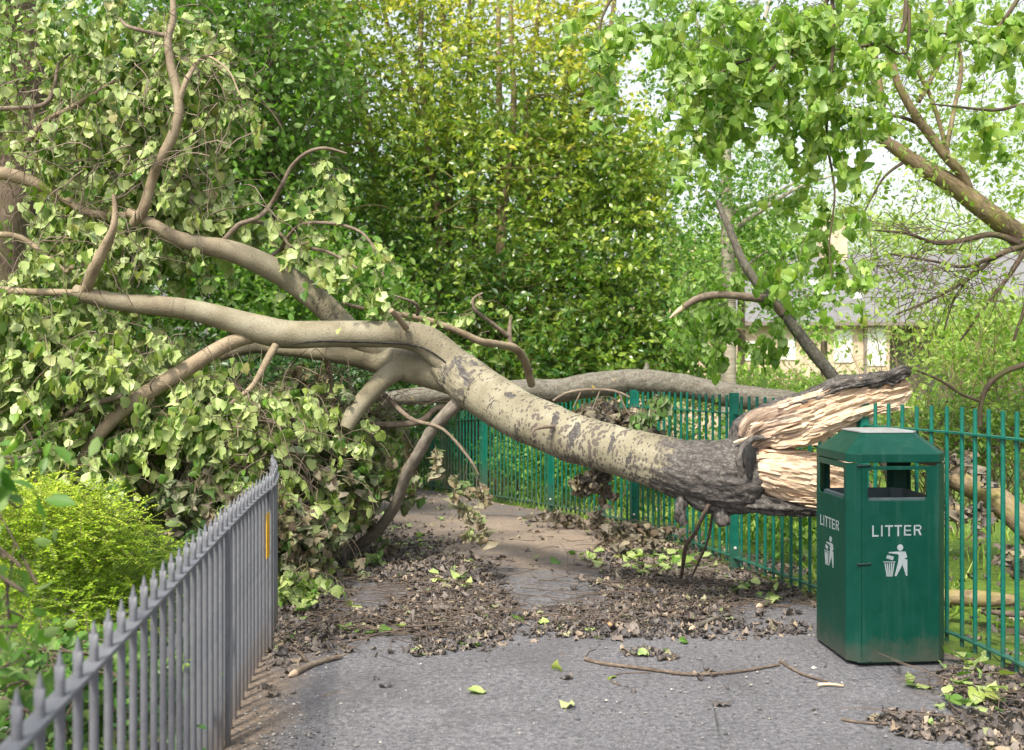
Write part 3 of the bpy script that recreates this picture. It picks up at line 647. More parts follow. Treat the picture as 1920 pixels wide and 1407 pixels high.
for px, py, d0, ww, hh_, sl_ in ((957, 742, 6.58, 10, 7, .2), (1037, 798, 6.44, 6, 24, -.35), (1076, 812, 6.34, 8, 28, -.35), (1143, 835, 6.22, 4, 38, -.3), (868, 700, 6.95, 9, 42, .5), (1180, 850, 6.15, 3, 36, -.3)):
    c = W(px, py, d0); k = d0/FPX; dx = (VV[:, 0]-c[0])/k; dz = -(VV[:, 2]-c[2])/k; dx = dx-sl_*dz*-1*(-1)
    q_ = np.sqrt((dx/ww)**2+(dz/hh_)**2+((VV[:, 1]-d0)/.2)**2)+gz_*.9; AA[:, 0] = np.maximum(AA[:, 0], np.clip(1.5-q_*1.1, 0, .95))
mb.A[0] = AA
# butt underside bulge
TUBE([(1290, 915, 6.05, 20, 1, 1), (1320, 932, 6.0, 26, 1, 1), (1350, 940, 5.98, 24, 1, 1), (1385, 938, 5.98, 22, 1, 1)], mb, seg=40, step=.015, disp=bdisp)
mb.build('trunk', M['bark'], ft)
def limb(name, L, mat='bark', seg=28, step=.03, parent=ft, disp=bdisp, **k):
    BARE.append((np.array([W(a, b, d) for a, b, d, *_ in L]), L[len(L)//2][3]/FPX*L[0][2], .72 if L[0][3] > 8 else .40)) if L[0][2] < 7.8 else None; mb = MB(); TUBE(L, mb, seg=seg, step=step, disp=disp, **k); return mb.build(name, M[mat], parent)
limb('limb', [(900, 735, 7.02, 34, 0, .8), (862, 696, 7.10, 33, 0, .8), (828, 662, 7.12, 31, 0, .5), (795, 638, 7.12, 29, 0, .35), (750, 627, 7.1, 26, 0, .15), (690, 627, 7.05, 25, 0, .1), (610, 627, 7., 25, 0, .1), (545, 628, 6.98, 26, 0, .12), (495, 620, 6.95, 27, 0, .15), (440, 603, 6.9, 23, 0, .1), (370, 584, 6.85, 20, 0, .05), (300, 574, 6.8, 19, 0, .05, .4), (230, 568, 6.75, 17, 0, .05, .4), (170, 556, 6.7, 15, 0, 0, .5), (140, 546, 6.7, 13, 0, 0, .6)], seg=56, step=.02)
limb('limb', [(880, 722, 7.2, 30, 0, .6), (845, 706, 7.25, 34, 0, .4), (800, 693, 7.3, 33, 0, .2), (760, 684, 7.35, 31, 0, .1), (715, 676, 7.4, 26, 0, .1), (660, 666, 7.42, 21, 0, .1), (600, 660, 7.45, 17, 0, 0), (540, 655, 7.5, 14, 0, 0), (470, 652, 7.5, 12, 0, 0), (400, 672, 7.5, 10, 0, 0, .5), (330, 700, 7.4, 8, 0, 0, .8)], seg=48, step=.02)
limb('limb', [(740, 676, 7.4, 22, 0, .1), (690, 648, 7.4, 23, 0, .1), (645, 612, 7.38, 24, 0, .5), (603, 570, 7.34, 24, 0, .6), (552, 530, 7.3, 23, 0, .1), (492, 495, 7.2, 22, 0, 0), (430, 470, 7.12, 20, 0, 0, .4), (380, 460, 7.05, 17, 0, 0, .5), (330, 446, 7., 14, 0, 0, .7), (285, 420, 6.95, 11, 0, 0, .8), (240, 398, 6.95, 9, 0, 0, 1)], seg=44, step=.02)
limb('branch', [(760, 688, 7.3, 20, 0, .2), (725, 706, 7.25, 19, 0, .2), (690, 742, 7.15, 17, 0, .2), (663, 775, 7.1, 16, 0, .2), (648, 805, 7.05, 12, 0, .3)], seg=28)
limb('branch', [(868, 745, 7.05, 15, 0, .8), (852, 762, 7.05, 13, .3, .5), (815, 800, 7.1, 11, .2, .4), (785, 850, 7.2, 11, .2, .4), (762, 890, 7.3, 10, .2, .4), (742, 945, 7.45, 10, .2, .4), (712, 990, 7.6, 10, .25, .4), (680, 1018, 7.7, 9.5, .25, .4), (645, 1043, 7.8, 8, .3, .3)], 'bark_mid', seg=22, step=.02)
limb('branch', [(480, 628, 6.95, 14, 0, 0, .5), (440, 640, 6.9, 14, 0, 0, .8), (400, 660, 6.8, 14, 0, 0, 1), (350, 692, 6.7, 15, 0, 0, 1), (290, 728, 6.6, 15, 0, 0, 1), (235, 765, 6.5, 14, 0, 0, 1), (200, 800, 6.45, 12, 0, 0, 1), (160, 850, 6.4, 9, 0, 0, 1), (125, 905, 6.4, 5, 0, 0, 1)], seg=28)
limb('branch', [(517, 648, 6.9, 7, 0, 0, .7), (505, 668, 6.85, 7, 0, 0, .8), (488, 700, 6.8, 6, 0, 0, .9), (470, 728, 6.75, 5, 0, 0, 1), (430, 760, 6.7, 4, 0, 0, 1)], seg=14)
limb('branch', [(160, 548, 6.68, 10, 0, 0, .9), (178, 500, 6.6, 11, 0, 0, 1), (198, 462, 6.55, 9.5, 0, 0, 1), (212, 430, 6.5, 7, 0, 0, 1), (216, 398, 6.5, 5.5, 0, 0, 1), (213, 364, 6.5, 3, 0, 0, 1)], seg=18)
limb('branch', [(250, 420, 6.95, 9, 0, 0, 1), (268, 395, 6.9, 10, 0, 0, 1), (285, 340, 6.9, 9, 0, 0, 1), (300, 300, 6.85, 9, 0, 0, 1), (322, 260, 6.85, 10, 0, 0, .8), (335, 215, 6.85, 9, 0, 0, .8), (332, 170, 6.85, 8, 0, 0, .8), (322, 130, 6.85, 8, 0, 0, .8), (315, 75, 6.85, 7, 0, 0, .8), (325, 35, 6.85, 6, 0, 0, .8), (322, -30, 6.85, 5, 0, 0, .8)], seg=20)
TH = [[(337, 190, 6.85, 6), (350, 150, 6.85, 5), (375, 112, 7.05, 4), (395, 108, 7, 2.5), (430, 135, 6.9, 2), (450, 180, 6.8, 1.4)],
      [(315, 68, 6.85, 5), (285, 62, 6.85, 4), (240, 50, 6.85, 3.5), (225, 35, 7, 2)],
      [(415, 455, 7.1, 5), (450, 420, 7.1, 4.5), (478, 412, 7.1, 4.5), (505, 388, 7.3, 4.5), (530, 345, 7.2, 4), (545, 315, 7.2, 4), (575, 287, 7.1, 3.5), (610, 278, 7.1, 3), (650, 288, 7.1, 1.5)],
      [(470, 415, 7.1, 4), (505, 422, 7.3, 3.5), (532, 445, 7.2, 3), (545, 462, 7.2, 2.5), (580, 455, 7.2, 1.5)],
      [(500, 488, 7.2, 4), (530, 467, 7.45, 4), (570, 465, 7.3, 3.5), (620, 475, 7.2, 3), (680, 510, 7.1, 1.8)],
      [(527, 468, 7.4, 4), (540, 445, 7.3, 3.5), (570, 420, 7.2, 3.5), (640, 422, 7.1, 3), (690, 448, 7, 2.5), (720, 520, 6.95, 2)],
      [(-30, 205, 7, 5), (30, 203, 7, 4.5), (85, 195, 7, 4.5), (103, 160, 7, 4), (110, 120, 7, 2.5), (135, 100, 7, 1.5)],
      [(55, 262, 7.3, 7), (90, 225, 7.2, 6), (130, 205, 7.2, 5.5), (175, 178, 7.1, 5), (215, 152, 7, 3)],
      [(-30, 322, 7.4, 14), (20, 328, 7.3, 13), (60, 342, 7.3, 12), (110, 365, 7.3, 10), (170, 400, 7.1, 8), (240, 405, 7.0, 7)],
      [(-20, 440, 7.1, 6), (25, 442, 7., 6), (60, 458, 7, 5.5), (100, 490, 6.9, 5), (125, 510, 6.8, 4), (135, 500, 6.7, 4)],
      [(-20, 545, 6.8, 9), (10, 545, 6.7, 8), (60, 548, 6.7, 7), (150, 550, 6.7, 8)],
      [(997, 722, 8.8, 8), (985, 680, 8.6, 8), (968, 655, 8.4, 8), (940, 647, 8.2, 7), (900, 640, 8., 7), (860, 622, 7.9, 6), (800, 600, 7.8, 6), (740, 588, 7.7, 4.5), (680, 578, 7.6, 4), (640, 568, 7.6, 2)],
      [(958, 652, 8.4, 5.5), (955, 625, 8.4, 5), (958, 592, 8.4, 2)], [(955, 632, 8.4, 4.5), (920, 605, 8.3, 4), (890, 580, 8.2, 3.5), (888, 560, 8.2, 3), (905, 550, 8.2, 2)],
      [(762, 616, 6.98, 6), (750, 600, 6.9, 6), (733, 582, 6.8, 5)], [(783, 590, 7.7, 4), (780, 570, 7.6, 3), (740, 555, 7.5, 2)],
      [(1038, 800, 6.38, 4), (1020, 801, 6.32, 3.5), (1003, 805, 6.3, 3), (997, 815, 6.3, 2)],
      [(350, 365, 7.4, 5), (362, 385, 7.3, 5), (378, 410, 7.3, 4), (340, 325, 7.4, 4)][::-1],
      [(860, 765, 7.3, 5), (820, 765, 7.4, 6), (790, 790, 7.4, 6), (740, 796, 7.4, 6), (680, 795, 7.3, 4)],
      [(720, 740, 7.4, 5), (770, 785, 7.2, 4), (830, 805, 7., 3), (880, 860, 6.9, 2.5), (897, 890, 6.9, 2)],
      [(1330, 945, 5.9, 4), (1318, 968, 5.95, 4.2), (1303, 1000, 6.15, 3.8), (1287, 1022, 6.4, 4.4), (1281, 1055, 6.6, 3.6), (1277, 1085, 6.8, 3)],
      [(1338, 950, 5.95, 2.6), (1333, 985, 6.1, 2.6), (1325, 1020, 6.3, 2.2), (1312, 1050, 6.6, 2.2), (1297, 1082, 6.8, 1.8)],
      [(612, 670, 7.6, 6), (617, 700, 7.6, 7), (616, 740, 7.6, 6), (612, 762, 7.6, 3)],
      [(130, 780, 6.5, 4), (180, 758, 6.4, 6), (230, 742, 6.4, 5)], [(95, 800, 6.5, 4), (140, 770, 6.4, 5), (175, 758, 6.4, 5)]]
for L in TH:
    limb('branch', [(a, b, d, r, 0, 0, 1) for a, b, d, r in L], 'twig_dead' if L[0][1] > 940 else 'twig' if L[0][3] < 6 else 'bark', seg=10, step=.04, disp=lambda V, N, A, s, th, r: .12*r*vn(V*18, 3))
limb('stub', [(1352, 940, 5.96, 14, 1, .5), (1353, 962, 5.94, 13, 1, .5), (1355, 978, 5.93, 12, 1, .5), (1357, 986, 5.93, 8, 1, .4)], seg=26, step=.008)
limb('stub', [(1282, 925, 6.05, 9, 1, .5), (1278, 945, 6.0, 9, 1, .5), (1276, 968, 6.0, 8, 1, .5), (1283, 985, 6.0, 4, 1, .5)], seg=18, step=.01)

mb = MB(); tube(mb, [W(*p) for p in ((548, 645, 6.90), (600, 640, 6.915), (660, 641, 6.955), (720, 643, 7.005), (765, 646, 7.01), (800, 656, 7.01), (830, 675, 7.0), (850, 697, 6.985))], [.002, .006, .007, .007, .006, .006, .005, .002], seg=8, step=.02, disp=lambda V, N, A, s, th, r: .004*fbm(V*50, 3, 2)); mb.build('bark_split', M['rot'], ft)
BARE.append((np.array([W(800, 820, 7.3), W(742, 945, 7.6), W(712, 990, 7.7), W(680, 1018, 7.8), W(640, 1048, 7.9)]), .07, 1.))
BARE.append((np.array([W(-10, 475, 8.8), W(8, 350, 8.8)]), .24, .95)); BARE.append((np.array([W(20, -10, 8.8), W(50, 210, 8.8)]), .16, .85))
# splintered butt: lofts whose ring goes round the slab
def slab(mb, ST, seg=56, step=.01, amp=.012, seed=0, grey=None, jag=0., power=.8, lon=4.5, around=1.6):
    """ST rows (px, ytop, ybot, depth, half_depth_m)"""
    C = [(*W(x, (a+b)/2, d), abs(b-a)/2/FPX*d, h, x, (a+b)/2) for x, a, b, d, h in ST]; S = smooth_path(C, step)
    P, hv, hd = S[:, :3], np.maximum(S[:, 3], .003), np.maximum(S[:, 4], .003); n = len(P); th = np.arange(seg)/seg*2*math.pi
    T = nrm(np.gradient(P, axis=0)); dep = np.array([0, 1., 0]); up = nrm(np.cross(T, -dep)); up = np.where(up[:, 2:3] < 0, -up, up)
    cs, sn = np.cos(th), np.sin(th); cs = np.sign(cs)*np.abs(cs)**power; sn = np.sign(sn)*np.abs(sn)**power
    s = np.concatenate([[0], np.cumsum(np.linalg.norm(np.diff(P, axis=0), axis=1))])
    SS, TT = np.meshgrid(s, th, indexing='ij')
    q1 = np.stack([np.cos(TT)*around*2+SS*.3, np.sin(TT)*around*2, SS*lon], -1).reshape(-1, 3)
    q2 = np.stack([np.cos(TT)*around*6, np.sin(TT)*around*6, SS*lon*1.6], -1).reshape(-1, 3)
    q3 = np.stack([np.cos(TT)*around*15, np.sin(TT)*around*15, SS*lon*3], -1).reshape(-1, 3)
    b1 = fbm(q1*np.array([1.3, 1.3, .9]), seed, 3)*3.2; st = (np.floor(b1)+np.clip((b1-np.floor(b1)-.5)*4+.5, 0, 1))/3.2; ds = (amp*3.4*st+amp*1.2*fbm(q1*2.2, seed+2, 3)+amp*.25*(1-2*np.abs(fbm(q2, seed+7, 2)))+amp*.35*fbm(q3, seed+3, 3)).reshape(n, seg)
    sh = jag*fbm(q2*1.2, seed+5, 2).reshape(n, seg)*np.minimum(1, s/.05)[:, None]
    V = P[:, None]+up[:, None]*((hv[:, None]+ds)*sn[None])[..., None]+dep*((hd[:, None]+ds)*cs[None])[..., None]+T[:, None]*sh[..., None]
    i, j = np.meshgrid(np.arange(n-1), np.arange(seg), indexing='ij'); j2 = (j+1) % seg
    F = np.stack([i*seg+j, i*seg+j2, (i+1)*seg+j2, (i+1)*seg+j], -1).reshape(-1, 4); uc = 2*math.pi*.1
    uv = np.stack([np.stack([j/seg*uc, s[i]], -1), np.stack([(j+1)/seg*uc, s[i]], -1), np.stack([(j+1)/seg*uc, s[i+1]], -1), np.stack([j/seg*uc, s[i+1]], -1)], 2).reshape(-1, 4, 2)
    g = np.zeros((n, seg, 3)); g[..., 0] = (grey(S[:, 5][:, None]+0*TT, sn[None]+0*TT) if grey else 1.); g[..., 1] = .5
    mb.add(V.reshape(-1, 3), F, uv, a=g.reshape(-1, 3))
    for e in (0, n-1):
        ring = V[e]; k = np.arange(seg); mb.add(np.vstack([ring, ring.mean(0)]), np.stack([k, (k+1) % seg, np.full(seg, seg)], 1), uv=np.random.default_rng(1).random((seg, 3, 2))*.1, a=(0, .5, 0))
    return V
def spikes(mb, n, box, L, r, dirs, seed, dep):
    g = np.random.default_rng(seed)
    for k in range(n):
        px, py = g.uniform(box[0], box[2]), 0
        f = (px-box[0])/(box[2]-box[0]); py = box[1]+(box[3]-box[1])*f+g.normal(0, box[4]); d = dep[0]+(dep[1]-dep[0])*g.random()
        l = L*g.uniform(.4, 1.3); dx, dz = dirs; a = W(px, py, d); v = nrm(np.array([dx+g.normal(0, .2), g.normal(0, .18), dz+g.normal(0, .16)]))
        rr = r*g.uniform(.5, 1.4)
        tube(mb, [a-v*l*.4, a, a+v*l*.5, a+v*l], [rr*.4, rr, rr*.7, .0008], seg=5, step=l*.34, attr=[(.1*g.random(), .5, 0)]*4, cap=False, squash=.55)
mb = MB()
UP = [(1398, 812, 850, 5.98, .10), (1420, 778, 845, 5.95, .13), (1445, 765, 843, 5.92, .14), (1476, 756, 838, 5.9, .14), (1508, 748, 826, 5.9, .13), (1540, 735, 814, 5.9, .12), (1572, 724, 802, 5.92, .11), (1600, 718, 790, 5.94, .10), (1630, 716, 778, 5.97, .09), (1660, 714, 768, 6.0, .07), (1685, 712, 757, 6.02, .05), (1706, 722, 738, 6.04, .02)]
slab(mb, UP, seg=110, step=.007, amp=.013, seed=3, jag=.02, grey=lambda x, s: np.clip(.95-(x-1400)/190, 0, 1)*.75+.35*np.clip(s, 0, 1)*np.clip((1560-x)/100, .0, 1))
spikes(mb, 14, (1440, 838, 1690, 762, 7), .09, .011, (.9, .25), 5, (5.78, 5.98))
spikes(mb, 5, (1560, 775, 1680, 740, 14), .10, .012, (.95, .22), 15, (5.83, 5.98))
def shards(mb, n, rows, dr, seed, L=.12):
    g = np.random.default_rng(seed); X = [q[0] for q in rows]
    for k in range(n):
        px = g.uniform(X[0], X[-1]); y0, y1 = np.interp(px, X, [q[1] for q in rows]), np.interp(px, X, [q[2] for q in rows]); f = g.random(); py = y0+(y1-y0)*f; d = np.interp(px, X, [q[3]-q[4] for q in rows])+(abs(f-.5)**2)*.30*(rows[0][4]/.14)+g.uniform(-.004, .012)
        c = W(px, py, d); v = nrm(np.array([dr[0], g.normal(0, .10), dr[1]+g.normal(0, .10)])); u = nrm(np.cross(v, [0, 1., 0])+np.array([0, g.normal(0, .55), 0])); l, wd = L*g.uniform(.3, 1.2), g.uniform(.006, .022)
        w_ = np.cross(u, v)*g.uniform(.003, .009)
        V = np.array([c-v*l*.5-u*wd*.2, c-v*l*.3+u*wd*.5, c+v*l*.25+u*wd*.45, c+v*l*.5+u*wd*g.uniform(-.3, .2), c+v*l*.2-u*wd*.5, c-v*l*.35-u*wd*.5]); V = np.vstack([V-w_, V+w_]); uvf = lambda m, k2: np.stack([np.full((m, k2), g.random()*.3)+g.random((m, k2))*.01, g.random()*.5+g.random((m, k2))*.08], -1)
        mb.add(V, [(0, 1, 2, 3, 4, 5)], uvf(1, 6), a=(.25*g.random(), .5, 0)); mb.add(V, [(11, 10, 9, 8, 7, 6)], uvf(1, 6), a=(.25*g.random(), .5, 0)); mb.add(V, [(i, (i+1) % 6, 6+(i+1) % 6, 6+i)[::-1] for i in range(6)], uvf(6, 4), a=(.1, .5, 0))
shards(mb, 16, UP, (.95, .28), 71, .2); shards(mb, 16, [(a, (b+3*c)/4, c+3, d, e) for a, b, c, d, e in UP[2:]], (.95, .3), 73, .10)
mb.build('splintered_wood', M['wood'], ft, smooth=False)
mb = MB()
LOW = [(1398, 846, 905, 5.97, .13), (1420, 843, 915, 5.93, .155), (1450, 843, 928, 5.92, .16), (1480, 846, 938, 5.92, .15), (1508, 850, 946, 5.93, .14), (1540, 856, 955, 5.95, .13), (1575, 868, 956, 5.98, .10), (1605, 885, 950, 6.0, .07), (1630, 905, 935, 6.02, .03)]
slab(mb, LOW, seg=110, step=.007, amp=.012, seed=9, jag=.02, grey=lambda x, s: .15+0*x, power=.9)
spikes(mb, 14, (1425, 900, 1600, 950, 12), .12, .010, (.95, -.1), 8, (5.76, 5.85))
spikes(mb, 7, (1440, 846, 1580, 866, 6), .14, .009, (.97, .06), 18, (5.8, 5.95))
shards(mb, 12, LOW, (.98, -.06), 75, .2)
mb.build('splintered_wood', M['wood'], ft, smooth=False)
mb = MB()
slab(mb, [(1385, 830, 862, 6.04, .10), (1405, 785, 850, 6.02, .12), (1430, 766, 812, 6.0, .13), (1455, 757, 780, 5.98, .15), (1476, 750, 768, 5.96, .15), (1508, 741, 760, 5.95, .14), (1540, 726, 748, 5.94, .13), (1572, 712, 734, 5.94, .12), (1600, 710, 728, 5.95, .11), (1630, 707, 726, 5.97, .10), (1655, 700, 720, 5.99, .08), (1675, 700, 722, 6.0, .05)], seg=80, step=.008, amp=.013, seed=33, lon=7)
slab(mb, [(1668, 704, 722, 5.98, .03), (1678, 692, 716, 5.97, .045), (1690, 688, 708, 5.97, .045), (1700, 694, 706, 5.98, .03), (1706, 702, 705, 5.98, .01)], seg=40, step=.006, amp=.008, seed=43, lon=14)
slab(mb, [(1390, 905, 958, 6.0, .17), (1420, 915, 960, 5.99, .17), (1450, 925, 962, 5.98, .165), (1480, 936, 963, 5.98, .16), (1510, 943, 963, 5.99, .15), (1540, 950, 963, 6.0, .14), (1575, 950, 962, 6.02, .11), (1605, 945, 955, 6.03, .07)], seg=70, step=.008, amp=.010, seed=53, lon=7)
mb.build('torn_bark', M['bark'], ft)
# dark hollow scar with a curled lip at the break
mb = MB()
tube(mb, [W(x, y, 5.775+abs(y-866)*.0011) for x, y in ((1436, 822), (1412, 823), (1396, 836), (1388, 856), (1388, 878), (1398, 898), (1418, 910))], np.array([4, 6, 7, 7.5, 7, 7, 4])/FPX*5.85, seg=18, step=.008, disp=lambda V, N, A, s, th, r: .005*fbm(V*45, 3, 3), attr=[(1, 1, 0)]*7)
lip = mb.build('bark_lip', M['bark'], ft)
mb = MB(); c = W(1405, 866, 5.760); th = np.linspace(0, 2*math.pi, 29)[:-1]; rings_ = []
for f, dz in ((1., 0), (.85, .002), (.6, .004), (.3, .006)):
    rings_.append(np.stack([c[0]+(.034+.012*np.sin(3*th))*f*np.cos(th), np.full(28, c[1]-dz), c[2]+(.100+.008*np.cos(5*th))*f*np.sin(th)], 1))
for k in range(3):
    V = np.vstack([rings_[k], rings_[k+1]]); mb.add(V, [(i, (i+1) % 28, 28+(i+1) % 28, 28+i) for i in range(28)])
mb.add(np.vstack([rings_[3], [c+np.array([0, -.006, 0])]]), [(i, (i+1) % 28, 28) for i in range(28)])
mb.build('rotten_hollow', M['rot'], ft)

# crown of the fallen tree
B1 = [(60, 60, 7.2, 120, 110, .7, 60), (200, 90, 7.2, 150, 120, .7, 90), (330, 110, 7.1, 110, 110, .6, 75), (390, 70, 7.2, 50, 70, .4, 18), (90, 240, 7.2, 140, 110, .8, 95), (250, 260, 7.2, 150, 130, .8, 130), (400, 200, 7., 65, 80, .5, 40), (60, 400, 7.2, 110, 110, .8, 75), (200, 420, 7.0, 130, 90, .7, 90), (350, 370, 7.2, 110, 100, .7, 90), (440, 390, 7.3, 60, 60, .4, 22), (-60, 500, 7, 90, 200, .7, 40)]
B2 = [(80, 560, 6.7, 130, 110, .6, 115), (60, 700, 6.5, 130, 110, .6, 120), (200, 660, 6.7, 110, 80, .6, 75), (330, 690, 6.9, 110, 70, .6, 70), (110, 810, 6.4, 120, 80, .5, 70), (300, 800, 6.9, 90, 60, .5, 50), (430, 770, 6.9, 110, 80, .5, 95), (500, 850, 6.9, 80, 70, .5, 60), (560, 740, 7.3, 60, 60, .5, 45), (620, 800, 7.3, 60, 60, .4, 40), (700, 800, 7.8, 40, 50, .4, 18), (80, 880, 6.2, 120, 60, .4, 35), (600, 920, 7.3, 80, 60, .4, 40), (680, 880, 7.8, 50, 40, .4, 20), (545, 1090, 6.4, 40, 45, .25, 26)]
B3 = [(600, 320, 7.1, 40, 30, .2, 5), (570, 380, 7.2, 60, 40, .25, 9), (610, 470, 7.2, 80, 40, .3, 11), (690, 460, 7.0, 40, 30, .2, 7), (700, 530, 6.95, 35, 40, .2, 8), (740, 560, 7., 25, 35, .15, 4), (540, 440, 7.3, 60, 50, .3, 7), (800, 575, 7.7, 50, 20, .2, 3), (560, 600, 8, 70, 30, .4, 5), (890, 580, 8.3, 30, 25, .2, 3), (925, 630, 8.3, 20, 20, .2, 2), (900, 560, 8.2, 15, 10, .2, 2)]
g1 = np.random.default_rng(11)
B1 = [(a, b, c+.25, d_, e_, f_, int(n_*.85)) for a, b, c, d_, e_, f_, n_ in B1]
for B, L, nl in ((B1, .40, 12), (B2, .36, 12), (B3, .30, 10)):
    lb, tb = MB(), MB(); A = in_blobs(B, g1); hang(lb, tb, A, L=L, nl=nl, size=.072, T=T_POP+T_POP+T_WILT[:1], tone=.40, tonej=.15, g=g1, droop=1.0, pale=.25, tr=.0032, keep=keep_clear)
    lb.build('crown', M['pop'], ft); tb.build('twigs', M['twig'], ft)
# withered, brown-green leaves low in the crown and dangling over the path
BW_ = [(560, 860, 7.2, 90, 90, .4, 90), (640, 900, 7.6, 80, 90, .4, 95), (520, 960, 6.7, 60, 90, .35, 80), (600, 1000, 7.1, 70, 50, .3, 70), (570, 740, 7.4, 110, 60, .5, 60), (690, 760, 7.6, 50, 40, .3, 22), (420, 900, 6.8, 110, 90, .4, 90), (300, 880, 6.8, 90, 70, .4, 40), (720, 860, 8, 40, 70, .3, 22)]
lb, tb = MB(), MB(); A = in_blobs(BW_, g1); hang(lb, tb, A, L=.30, nl=10, size=.066, tone=g1.uniform(-.05, .45, len(A)), tonej=.12, g=g1, droop=1.1, T=T_WILT+T_POP[:2], tr=.0035, keep=keep_clear)
dang = np.array([W(*p) for p in ((812, 830, 7.0), (822, 845, 7), (745, 845, 7.4), (757, 860, 7.4), (865, 880, 6.9), (893, 895, 6.9), (870, 905, 6.9), (897, 905, 6.9), (858, 925, 6.9), (868, 935, 6.9), (885, 950, 6.85), (892, 975, 6.8), (888, 985, 6.8), (830, 870, 6.9), (855, 915, 6.9))])
hang(lb, tb, dang, L=.10, nl=7, size=.065, tone=.33, tonej=.06, g=g1, droop=1.6, T=T_WILT, tr=.002, side=.3)
P = np.stack([np.stack([W(*a) for a in l]) for l in ([(880, 860, 6.9), (893, 900, 6.85), (896, 940, 6.8), (897, 1000, 6.8)], [(770, 850, 7.1), (768, 880, 7.1), (778, 900, 7.1), (780, 905, 7.1)], [(850, 820, 7), (880, 850, 6.9), (872, 890, 6.9), (860, 940, 6.9)], [(897, 890, 6.9), (890, 930, 6.85), (885, 960, 6.8), (890, 990, 6.8)])])
prisms(tb, P, .0025, .001)
hang(lb, tb, np.array([W(780, 885, 7.05)]), L=.05, nl=5, size=.085, tone=.05, g=g1, droop=1.4, T=T_POP)
lb.build('withered_leaves', M['wilt'], ft); tb.build('twigs', M['twig_dead'], ft)
# tangle of snapped branchlets
tb = MB(); A = in_blobs([(600, 740, 7.5, 110, 60, .4, 55), (640, 790, 7.3, 70, 60, .3, 30), (450, 800, 6.8, 130, 90, .4, 60), (250, 780, 6.7, 130, 90, .4, 35), (520, 900, 6.8, 80, 90, .3, 45), (180, 450, 6.9, 150, 80, .4, 50), (420, 300, 6.9, 80, 120, .4, 26), (150, 250, 6.8, 150, 140, .4, 60), (350, 120, 6.8, 100, 110, .3, 24), (700, 770, 7.5, 60, 30, .2, 18)], g1)
N = len(A); d = nrm(np.stack([g1.normal(0, 1, N), g1.normal(0, .5, N), g1.normal(.0, .6, N)], 1)); K = 9; P = np.zeros((N, K, 3)); P[:, 0] = A; 
for k in range(1, K): d = nrm(d+g1.normal(0, .28, (N, 3))+np.array([0, 0, -.10])); P[:, k] = P[:, k-1]+d*.075
prisms(tb, P, g1.uniform(.003, .007, N), .0015); tb.build('twigs', M['twig'], ft)
# dead leaf bunches caught on the green railing
BF = [(1140, 775, 8.55, 75, 34, .25, 60), (1190, 795, 8.4, 40, 34, .15, 16), (1112, 888, 8.7, 40, 18, .12, 12), (1085, 960, 9.3, 60, 12, .2, 7), (1150, 975, 8.5, 30, 22, .12, 7), (1040, 960, 10, 50, 10, .3, 6), (1200, 985, 7.9, 40, 16, .2, 8)]
tb2 = MB(); lb = MB(); A = in_blobs(BF, g1); hang(lb, tb2, A, L=.2, nl=11, size=.066, tone=.72, tonej=.16, g=g1, droop=1.1, T=T_WILT, tr=.003)
hang(lb, tb2, in_blobs([(1205, 780, 8.0, 25, 20, .1, 7), (1230, 740, 8.2, 20, 12, .1, 4)], g1), L=.15, nl=8, size=.09, tone=-.1, g=g1, T=T_POP)
cl = thing('leafy_bough', 'bunch of dark withered leaves and twigs caught on the green railing', 'bough', tuple(W(1140, 800, 8.5)*np.array([1, 1, 0])))
lb.build('withered_leaves', M['wilt'], cl)
mb = MB(); 
for L in ([(1037, 752, 8.0, 2.5), (1060, 738, 8., 3), (1100, 731, 8, 3), (1150, 733, 8, 3), (1180, 745, 8, 2.5)], [(1090, 733, 8, 2), (1075, 765, 8, 1.5)], [(1125, 733, 8, 2), (1110, 770, 8, 1.5)], [(1160, 735, 8, 2), (1175, 770, 8, 2), (1200, 800, 8, 1.5)], [(1230, 770, 8, 2), (1180, 830, 8.2, 2)]): ptube(mb, L, seg=6, step=.05)
mb.build('twigs', M['twig'], cl); tb2.build('twigs', M['twig_dead'], cl)

# ------------------------------------------------------------------ second fallen trunk and broken branches behind the railing
lg = thing('fallen_log', 'long grey lichen-spotted trunk lying across the top of the green railing behind the pale one', 'fallen log', tuple(W(1200, 720, 9.8)*np.array([1, 1, 0])))
def gd(V, N, A, s, th, r): return .10*r*fbm(V*6, 2, 3)+.05*r*vn(V*40, 8)
mb = MB(); ptube(mb, [(700, 752, 10.4, 12.3), (760, 745, 10.2, 15.0), (850, 738, 10, 16.7), (930, 732, 9.9, 17.6), (985, 731, 9.8, 19.4), (1040, 733, 9.8, 22.0), (1090, 726, 9.8, 22.9), (1140, 720, 9.8, 23.8), (1190, 716, 9.8, 23.8), (1240, 718, 9.75, 22.0), (1300, 728, 9.7, 22.0), (1360, 740, 9.6, 22.9), (1430, 750, 9.5, 22.9), (1500, 760, 9.4, 22.0), (1600, 790, 9.2, 21.1), (1720, 850, 9, 21.1)], seg=36, step=.03, disp=gd)
mb.build('trunk', M['bark_grey'], lg)
mb = MB(); ptube(mb, [(1210, 700, 9.8, 8), (1213, 688, 9.8, 5), (1212, 680, 9.8, 2)], seg=10, step=.02); mb.build('stub', M['bark_grey'], lg)
lb_ = thing('broken_branch', 'bare lichen-covered branch leaning up behind the railing with leaves at its top', 'branch', tuple(W(1640, 900, 7.6)*np.array([1, 1, 0])))
